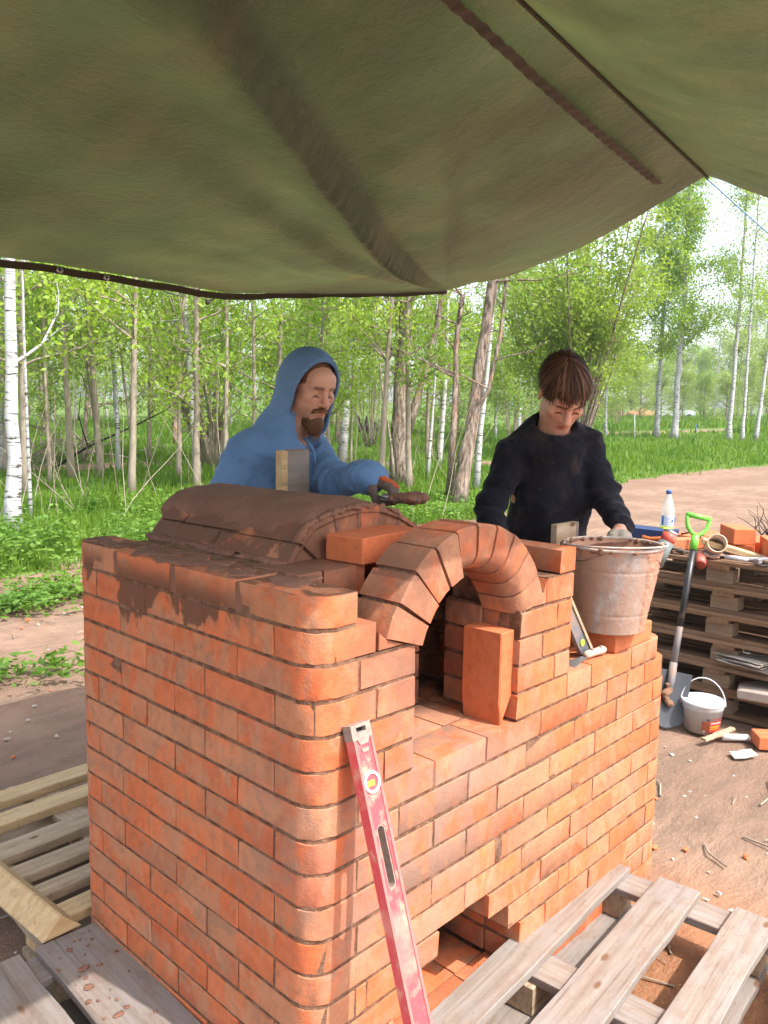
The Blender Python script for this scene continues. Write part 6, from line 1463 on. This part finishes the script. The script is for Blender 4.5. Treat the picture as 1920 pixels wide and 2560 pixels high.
# the pile of six pallets on the right
pile = None
for k in range(6):
    lab = ['lowest pallet of the pile, its skids on the ground behind the white tub', 'second pallet from the ground in the pile', 'third pallet from the ground, cardboard pushed into its side', 'fourth pallet from the ground in the pile, below the stamped block', 'fifth pallet from the ground in the pile, with a stamped block', 'topmost pallet of the pile, loaded with bricks and tools'][k]
    if pile is None: pile = pallet('stacked_pallet', lab, (3.765, .47, 0), R(90), 1.20, .80, [(.345, .10), (.175, .13), (0, .145), (-.175, .13), (-.345, .10)], 'brown_wood', 'pallets stacked in a pile', 11, .022, .144, blockmat='block_wood'); q = pile
    else: q = copy_tree(pile); q['label'] = lab
    q.location = (3.765+random.gauss(0, .012), .47+random.gauss(0, .015), .1442*k+.001); q.rotation_euler = (0, 0, R(90)+random.gauss(0, .010)+(math.pi if k % 2 else 0))
PT = .144*6+.004
# stamp on one block: a plain burnt outline
st_ = MB()
fx = 3.765-.40-.004
# cardboard between the pallets, stone slab
cb = thing('cardboard', 'bundle of flattened cardboard pushed between two stacked pallets', 'cardboard', (3.36, .33, .144*2+.024))
q_ = NT('card', .9, .1); q_.color(q_.mix(q_.noise(q_.pos(), 20, 4), (.22, .18, .15), (.42, .37, .32))); q2 = NT('card_dark', .5, .4); q2.color((.035, .03, .03))
for k in range(7): o = link('sheet', board(.26+.02*random.random(), .22, .004, 300+k, .0008, .003).mesh('sheet'), cb, (q2.m if k == 5 else q_.m)); o.location = (random.uniform(.08, .12), random.uniform(-.02, .02), .004+.0075*k); o.rotation_euler = (random.gauss(0, .03), random.gauss(0, .03), R(80)+random.gauss(0, .15))
V, F = prism_data([(-.22, -.13), (.18, -.15), (.24, -.02), (.16, .14), (-.2, .12)], 0, .055, .008); o = link('stone_slab', MB().add(V, F).mesh('stone_slab'), None, None); q_ = NT('stone', .9); q_.color(q_.mix(q_.noise(q_.pos(), 14, 6), (.30, .24, .2), (.46, .38, .32))); q_.bump(q_.noise(q_.pos(), 60, 4), .4, .004); o.data.materials.append(q_.m); o.location = (3.40, .14, .144+.024); o.rotation_euler = (R(2), R(6), R(80)); tag(o, 'flat grey stone slab shoved into the side of the pallet pile', 'stone slab')
# shovel
tip = np.array([2.985, .585, .01]); D0 = onX(1747, 1292, 3.345); sv = thing('shovel', 'shovel with bright green D-handle leaning on the pallet pile', 'shovel', tuple(tip)); ax_ = nrm(D0-tip); L = np.linalg.norm(D0-tip)
rt_ = nrm(np.cross(ax_, _f*np.array([1, 1, 0]))*-1.0); rt_ = rt_ if rt_@_r > 0 else -rt_; fr_ = np.cross(rt_, ax_); fr_ = fr_ if fr_@_f < 0 else -fr_
q_ = NT('green_plastic', .4, .45); q_.color((.14, .46, .05)); MAT['green'] = q_.m; q_ = NT('black_tube', .4, .5); q_.color(q_.mix(q_.step(q_.noise(q_.pos(), 18, 6), .55, .7), (.018, .018, .02), (.10, .07, .055))); MAT['blacktube'] = q_.m
MB().tube([ax_*.33, ax_*.62], [.019, .0165], 12).build('socket', MAT['muddy_steel'], sv, True); MB().tube([ax_*.50, ax_*(L-.165)], .0172, 12).build('shaft', MAT['blacktube'], sv, True)
MB().tube([ax_*(L-.185), ax_*(L-.10)], .021, 12).build('collar', MAT['green'], sv, True)
dp = [ax_*(L-.105), ax_*(L-.095)-rt_*.025, ax_*(L-.065)-rt_*.052, ax_*(L-.02)-rt_*.062, ax_*L-rt_*.062, ax_*(L+.003)-rt_*.0, ax_*L+rt_*.062, ax_*(L-.02)+rt_*.062, ax_*(L-.065)+rt_*.052, ax_*(L-.095)+rt_*.025, ax_*(L-.105)]
MB().tube(dp, .0115, 10).build('grip', MAT['green'], sv, True); MB().tube([ax_*L-rt_*.068, ax_*L+rt_*.068], .0145, 10).build('grip_bar', MAT['green'], sv, True)
V = []; F = []; nu, nv = 12, 10
for i in range(nu+1):
    u = i/nu; w = .105*(1-.10*u) if u > .0 else .105
    hw = .100*(math.sqrt(max(0, 1-((.28-u)/.28)**2)) if u < .28 else 1.0)*(1+.05*u) if u > 0 else .012
    for j in range(nv+1):
        v = -1+2*j/nv; V.append(tuple(ax_*(.30*u+.0)+rt_*hw*v+fr_*(.022*(v*v)-.012*math.sin(u*2.6))))
for i in range(nu):
    for j in range(nv): F.append((i*(nv+1)+j, i*(nv+1)+j+1, (i+1)*(nv+1)+j+1, (i+1)*(nv+1)+j))
n0 = len(V); V += [tuple(np.array(p_)-fr_*.0025) for p_ in V]; F += [tuple(n0+k for k in reversed(f)) for f in F]
MB().add(V, F).build('blade', flat('blade_grey', (.055, .06, .068)), sv, True)
V, F = tube_data([ax_*.17+fr_*.0, ax_*.25+fr_*.004, ax_*.345], [.010, .022, .020], 10); MB().add(V, F).build('rib', MAT['muddy_steel'], sv, True)
rg = random.Random(12); link('clay', sdf_lump([(ax_*rg.uniform(.12, .27)+rt_*rg.gauss(0, .016)+fr_*.006, (rg.uniform(.007, .014),)*2+(rg.uniform(.006, .011),)) for k in range(18)], .006, .02, (0, 0, 0), .002), sv, MAT['dry_clay'])
# white tub with a printed label
wt_p = ground(1530, 1590); wt = thing('white_tub', 'white plastic tub with red label and raised handle beside the shovel', 'tub', (wt_p[0]+.07, wt_p[1]+.065, 0.004))
q_ = NT('white_plastic', .38, .5); q_.color(q_.mix(q_.step(q_.noise(q_.pos(), 12, 6), .55, .72), (.50, .51, .53), (.42, .36, .32))); MAT['wplastic'] = q_.m
MB().lathe([(.084, .004), (.087, 0), (.101, .118), (.104, .119), (.106, .140), (.104, .150)], 40, None, True, True).build('pail', MAT['wplastic'], wt, True)
MB().lathe([(.1085, .142), (.1105, .145), (.1105, .158), (.106, .162), (.101, .1575), (.0, .157)], 40, None, False, False).build('lid', MAT['wplastic'], wt, True)
az = math.atan2(_f[1], _f[0])+math.pi                                   # direction from the tub to the camera
hpts = []
for k in range(25):
    u = math.pi*k/24; lx_ = .112*math.cos(u); zz = .128+.135*math.sin(u); off = -.045*math.sin(u)
    ha = az+R(90)+R(-16); hpts.append((lx_*math.cos(ha)-off*math.sin(ha)*-1, lx_*math.sin(ha)+off*math.cos(ha)*-1, zz))
MB().tube(hpts, .0035, 6).build('handle', MAT['wplastic'], wt, True)
LBL = {'red': flat('label_red', (.50, .055, .035)), 'brown': flat('label_brown', (.17, .05, .03)), 'yellow': flat('label_yellow', (.80, .42, .04)), 'black': flat('label_black', (.03, .03, .03)), 'white': flat('label_white', (.75, .75, .75)), 'blue': flat('label_blue', (.03, .10, .28)), 'pale': flat('label_pale', (.55, .62, .68)), 'navy': flat('box_navy', (.012, .03, .10)), 'orange': flat('orange_plastic', (.60, .13, .02)), 'lime': flat('lime_liquid', (.50, .62, .04))}
def rr_(z): return .087+(.101-.087)*z/.118
def wrap(name, quads, mat, par, lift, rad):
    """print wrapped on a round wall: quads of (angle0, z0, angle1, z1), angles in metres along the wall"""
    V = []; F = []
    for a0_, z0_, a1_, z1_ in quads:
        n = max(1, int(abs(a1_-a0_)/.006))
        for i in range(n):
            b0_, b1_ = a0_+(a1_-a0_)*i/n, a0_+(a1_-a0_)*(i+1)/n; o_ = len(V)
            for aa, zz in ((b0_, z0_), (b1_, z0_), (b1_, z1_), (b0_, z1_)):
                r_ = rad(zz)+lift; an_ = LA+aa/rad(zz); V.append((r_*math.cos(an_), r_*math.sin(an_), zz))
            F.append((o_, o_+1, o_+2, o_+3))
    return link(name, MB().add(V, F).mesh(name), par, mat)
LA = az+R(6)
wrap('label', [(-.045, .012, .075, .072)], LBL['red'], wt, .0008, rr_); wrap('label_brick_picture', [(-.044, .013, -.018, .070)], LBL['brown'], wt, .0014, rr_)
wrap('label_panel', [(-.016, .016, -.006, .070)], LBL['brown'], wt, .0014, rr_)
wrap('label_joint', [(-.043, .016+.011*k, -.019, .018+.011*k) for k in range(5)], LBL['orange'], wt, .0019, rr_)
def glyphs(text, a, z, h, adv, mat, name, par, lift, rad, w=.62):
    """letters drawn as strokes"""
    G_ = {'T': [(0, .82, 1, 1), (.38, 0, .62, .82)], 'E': [(0, 0, .24, 1), (.24, .82, 1, 1), (.24, .41, .85, .59), (.24, 0, 1, .18)], 'P': [(0, 0, .24, 1), (.24, .82, 1, 1), (.24, .41, 1, .59), (.76, .59, 1, .82)], 'A': [(0, 0, .24, .82), (.76, 0, 1, .82), (.1, .82, .9, 1), (.24, .35, .76, .5)], 'K': [(0, 0, .24, 1), (.24, .41, .5, .6), (.5, .6, .8, .8), (.7, .8, 1, 1), (.5, .2, .8, .41), (.7, 0, 1, .2)], 'O': [(0, .1, .24, .9), (.76, .1, 1, .9), (.1, .82, .9, 1), (.1, 0, .9, .18)]}
    Q = []
    for i, ch in enumerate(text):
        for x0_, y0_, x1_, y1_ in G_[ch]: Q.append((a+i*adv+x0_*h*w, z+y0_*h, a+i*adv+x1_*h*w, z+y1_*h))
    return wrap(name, Q, mat, par, lift, rad)
glyphs('TEPPAKOT', -.003, .0765, .0125, .0115, LBL['red'], 'lettering', wt, .0009, rr_)
wrap('logo', [(-.024, .077, -.008, .081), (-.022, .081, -.018, .085), (-.014, .081, -.010, .085), (-.019, .085, -.013, .089)], LBL['black'], wt, .0009, rr_)
rgm = random.Random(4); wrap('lettering', [(-.002+.0065*i, .038, .0025+.0065*i, .047) for i in range(9)]+[(-.002+.005*i, .028, .0015+.005*i, .034) for i in range(11)], LBL['yellow'], wt, .0016, rr_)
wrap('lettering', [(-.003+.006*i, .060, .001+.006*i, .066) for i in range(11)]+[(-.040+.005*i, .015, -.037+.005*i, .021) for i in range(3)], LBL['white'], wt, .0022, rr_)
# scraps on the ground by the tub
k0_ = ground(1520, 1607); k1_ = ground(1583, 1588); c_ = (k0_+k1_)/2
o = link('wood_stick', board(float(np.linalg.norm(k1_-k0_)), .034, .012, 410, .002, .003).mesh('wood_stick'), None, MAT['tan_wood']); o.location = (c_[0], c_[1], .030); o.rotation_euler = (0, R(-4), math.atan2(*(k1_-k0_)[[1, 0]])); tag(o, 'thin wooden stick lying across a white pipe before the tub', 'stick')
p0_ = ground(1560, 1598); p1_ = ground(1617, 1600); MBp = MB(); MBp.tube([p0_+np.array([0, 0, .016]), p1_+np.array([0, 0, .016])], .0165, 12); tag(MBp.build('plastic_pipe', MAT['white'], None, True), 'short white plastic pipe on ground between tub and brick', 'pipe')
q_ = ground(1655, 1612); loose(q_[0]+.05, q_[1]-.05, .0, R(-52), label='orange brick on the ground cut by the right edge')
q_ = ground(1603, 1630); V, F = prism_data([(-.07, -.03), (-.02, -.045), (.06, -.04), (.07, .02), (.02, .03), (.0, .022), (-.05, .035)], 0, .006, .001); o = link('scrap', MB().add(V, F).mesh('scrap'), None, flat('scrap_grey', (.36, .34, .30))); o.location = (q_[0], q_[1], .004); o.rotation_euler = (R(3), R(-4), R(-30)); tag(o, 'torn grey scrap of board lying before the brick', 'scrap')
# ------------------------------------------------------------------ things on top of the pallet pile
def ontop(px, py, z=PT, x=None): return onZ(px, py, z)
def top(px, x): return onX(px, 1400, x)
def brickT(px, x, z, rz, lab, rot=None, dims=(.25, .12, .065)):
    q = onX(px, 1390, x); return loose(q[0], q[1], z, rz, dims, lab, rot=rot)
brickT(1840, 3.72, PT+.066, R(38), 'orange brick lying on another brick in the middle of the pallet pile', dims=(.25, .12, .088)); brickT(1856, 3.74, PT, R(15), 'orange brick beneath the raised brick on the pallet pile')
brickT(1925, 3.62, PT, R(30), 'orange brick on edge at the right end of the pallet pile', dims=(.25, .065, .12)); brickT(1905, 3.86, PT, R(80), 'orange brick at the back of the pallet pile, half behind others')
brickT(1800, 3.98, PT, R(60), 'orange brick at the back of the pallet pile behind the metal tube'); brickT(1880, 3.98, PT, R(-20), 'orange brick at the back of the pallet pile behind the raised brick'); brickT(1720, 3.80, PT, R(70), 'orange brick between the bottle and the green collar on the pallet pile')
brickT(1752, 3.86, PT, R(20), 'broken orange brick behind the green shovel collar', dims=(.15, .12, .065)); brickT(1690, 3.62, PT, R(-40), 'pale dusty brick on the pallet pile beside the mortar bucket rim', dims=(.22, .11, .06))
o = link('wedge_board', board(.36, .085, .03, 500).mesh('wedge_board'), None, MAT['new_wood']); q = onX(1838, 1400, 3.52); o.location = (q[0], q[1], PT+.045); o.rotation_euler = (0, R(14), R(-65)); tag(o, 'yellow wooden board sloping from the bricks on the pallet pile', 'board')
q = onX(1786, 1395, 3.46); tn = thing('metal_tube', 'short wide metal tube lying open end forward on the pallet pile', 'tube', (q[0], q[1], PT+.062)); tin_ax = nrm(np.array([-.80, -.45, .42])); nx_ = nrm(np.cross(tin_ax, (0, 0, 1))); ny_2 = np.cross(nx_, tin_ax)
V = []; F = []
for (r_, u) in ((.050, -.075), (.052, .075), (.048, .076), (.046, -.07)):
    for k in range(24): a = 2*math.pi*k/24; V.append(tuple(tin_ax*u+nx_*r_*math.cos(a)+ny_2*r_*math.sin(a)))
for m_ in range(3):
    for k in range(24): F.append((m_*24+k, m_*24+(k+1) % 24, (m_+1)*24+(k+1) % 24, (m_+1)*24+k))
F.append(tuple(range(72, 96))); q_ = NT('tin', .45, .5); q_.b.inputs['Metallic'].default_value = .6; q_.color(q_.mix(q_.noise(q_.pos(), 12, 4), (.55, .36, .24), (.62, .50, .40))); MB().add(V, F).build('wall', q_.m, tn, True)
V = [tuple(tin_ax*-.072+nx_*.047*math.cos(2*math.pi*k/24)+ny_2*.047*math.sin(2*math.pi*k/24)) for k in range(24)]; MB().add(V, [tuple(range(24))]).build('bottom', MAT['rotten'], tn)
q = onX(1752, 1412, 3.36); rd = thing('red_can', 'small red can lying at the front edge of the pallet pile behind the shovel shaft', 'can', (q[0], q[1], PT-.004)); cx_ = nrm(np.array([-.85, -.35, -.25])); MB().tube([-cx_*.07, cx_*.07], .026, 16).build('shell', MAT['red_plastic'], rd, True); MB().tube([cx_*.0702, cx_*.0722], [.0265, .022], 16).build('lid', flat('can_lid', (.22, .03, .015)), rd, True)
for k, (px, x, lab) in enumerate(((1672, 3.44, 'crumpled dirty work gloves on the pallet pile beside the bucket'), (1772, 3.44, 'crumpled brownish rag in front of the metal tube'))):
    q = onX(px, 1405, x); b = MB(); bl = b
    for m_ in range(9): blob((random.gauss(0, .03), random.gauss(0, .04), .012+random.uniform(0, .018)), (random.uniform(.02, .035), random.uniform(.02, .045), random.uniform(.009, .018)), 600+k*20+m_, 10)
    o = b.build(('work_gloves', 'rag')[k], (MAT['glove_grey'], m_cloth('rag_cloth', (.30, .17, .12), (.40, .26, .2)))[k], None, True); o.location = (q[0], q[1], PT); tag(o, lab, ('gloves', 'rag')[k])
for k, (px, x, rz, lab) in enumerate(((1812, 3.40, -88, 'trowel with a grey handle at the front edge of the pallet pile'), (1868, 3.42, -60, 'trowel with bent blade pointing over the right of the pallet pile'))):
    q = onX(px, 1415, x); tw_ = thing('trowel', lab, 'trowel', (q[0], q[1], PT+.004), R(rz)); MB().tube([(0, 0, .016), (.05, 0, .018), (.12, 0, .016)], [.012, .014, .012], 10).build('handle', flat('pale_grip', (.45, .44, .44)), tw_, True)
    MB().tube([(.12, 0, .016), (.155, 0, .022), (.18, 0, .004)], .005, 8).build('shank', MAT['steel'], tw_, True); V, F = prism_data([(.17, -.03), (.20, -.042), (.31, -.012), (.31, .012), (.20, .042), (.17, .03)], .002, .004); MB().add(V, F).build('blade', MAT['steel'], tw_)
hm_q = onX(1905, 1420, 3.40); hm_ = thing('hammer', 'small hammer with its head at the right end of the pallet pile', 'hammer', (hm_q[0], hm_q[1], PT+.004), R(-100)); MB().tube([(0, 0, .018), (.22, 0, .016)], [.012, .014], 10).build('handle', MAT['tan_wood'], hm_, True); MB().box((-.01, 0, .022), (.032, .10, .032), None, .006).build('head', MAT['muddy_steel'], hm_)
# bottle
bq = onX(1663, 1390, 3.80); bt = thing('plastic_bottle', 'clear plastic bottle with blue label and lime drink on the pallet pile', 'bottle', (bq[0], bq[1], PT))
t = NT('pet', .08, .5); t.b.inputs['Alpha'].default_value = .38; t.color((.62, .66, .64)); MAT['pet'] = t.m
MB().lathe([(.036, .0), (.041, .006), (.041, .10)], 24, None, True, True).build('drink', LBL['lime'], bt, True)
MB().lathe([(.0412, .10), (.041, .19), (.039, .215), (.026, .265), (.0165, .29), (.015, .305)], 24, None, False, True).build('shell', MAT['pet'], bt, True); MB().lathe([(.0165, .303), (.0168, .324), (.014, .327)], 18).build('cap', LBL['blue'], bt, True)
LA = az; wrap('label', [(-.060, .108, .060, .172)], LBL['pale'], bt, .0006, lambda z: .0415); wrap('label_print', [(-.048, .112, -.036, .168), (.034, .112, .046, .168)], LBL['blue'], bt, .0011, lambda z: .0415); wrap('label_print', [(-.026, .158-.010*i, .024-.006*(i % 2), .160-.010*i) for i in range(5)]+[(.012, .130, .026, .146)], LBL['blue'], bt, .0016, lambda z: .0415)
# navy box
nb0 = onX(1612, 1355, 3.72); nb = thing('navy_box', 'dark blue carton behind the mortar bucket on the pallet pile', 'box', (nb0[0], nb0[1], PT), R(90)-.0)
MB().box((0, 0, .045), (.36, .16, .09), None, .002).build('carton', LBL['navy'], nb)
for k in range(3): MB().box((.085, .0815, .030+.018*k), (.010, .001, .011), None).build('print', LBL['pale'], nb)
q = onX(1633, 1362, 3.55); o = link('orange_strap', MB().tube([(0, -.08, .05), (0, -.03, .035), (0, .02, .028), (0, .07, .035)], .011, 8).mesh('orange_strap', True), None, LBL['orange']); o.location = (q[0], q[1], PT+.02); tag(o, 'short orange plastic strip lying in front of the blue carton', 'strip')
o = link('tape_measure_blade', MB().tube([(0, 0, .03), (.02, -.05, .045), (.02, -.11, .02)], .006, 6).mesh('tape_measure_blade', True), None, MAT['rotten']); q = onX(1700, 1370, 3.6); o.location = (q[0], q[1], PT+.06); tag(o, 'dark broken stick resting on the bricks beside the bottle', 'stick')
# ------------------------------------------------------------------ litter of the yard
rg = random.Random(77)
def scat(n, d0, d1, x0=-200, x1=1850): 
    out = []
    while len(out) < n:
        x, y = polar(rg.uniform(x0, x1), d0*(d1/d0)**rg.random())
        if -.1 < x < 1.75 and -.1 < y < 1.1: continue
        if float(grassy(np.array([x]), np.array([y]))[0]) > .4: continue
        out.append((x, y, float(terrain(x, y))))
    return out
b = MB(); bl = b
for i, (x, y, z) in enumerate(scat(420, 1.6, 14)): s_ = rg.uniform(.003, .012)*(1+.06*math.hypot(x, y)); blob((x, y, z-.004), (s_*rg.uniform(.7, 1.5), s_*rg.uniform(.7, 1.5), s_*.6), 1000+i, 5)
q_ = NT('pebble', .9); q_.color(q_.mix(q_.noise(q_.pos(), 9, 2), (.16, .12, .10), (.62, .55, .48))); tag(b.build('pebbles', q_.m, None, False), 'small stones and crumbs strewn over the bare earth', 'pebbles', kind='stuff')
b = MB(); bl = b
for i, (x, y, z) in enumerate(scat(60, 1.5, 9)): s_ = rg.uniform(.008, .022); blob((x, y, z), (s_, s_*.8, s_*.6), 1500+i, 5)
tag(b.build('brick_crumbs', MAT['loose_brick'], None, False), 'orange brick crumbs strewn on the earth', 'crumbs', kind='stuff')
b = MB()
for (x, y, z) in scat(150, 1.8, 13): a = rg.uniform(0, 6.28); L = rg.uniform(.05, .30); b.tube([(x, y, z+.002), (x+math.cos(a)*L*.5, y+math.sin(a)*L*.5, z+.010), (x+math.cos(a+.3)*L, y+math.sin(a+.3)*L, z+.004)], rg.uniform(.0018, .0048), 4, False)
tag(b.build('dry_sticks', MAT['twig'], None, True), 'dry sticks and straw lying on the bare earth', 'sticks', kind='stuff')
# ------------------------------------------------------------------ the air
t = bpy.data.materials.new('air'); t.use_nodes = True; t.node_tree.nodes.clear()
o_ = t.node_tree.nodes.new('ShaderNodeOutputMaterial'); v_ = t.node_tree.nodes.new('ShaderNodeVolumePrincipled')
v_.inputs['Color'].default_value = (.90, .94, 1, 1); v_.inputs['Density'].default_value = 0.0006; v_.inputs['Anisotropy'].default_value = 0.3; t.node_tree.links.new(v_.outputs[0], o_.inputs['Volume'])
tag(MB().box((0, 0, 14.5), (900, 900, 33)).build('haze', t), 'thin summer haze over the field', None, kind='stuff')
S.cycles.volume_bounces = 0
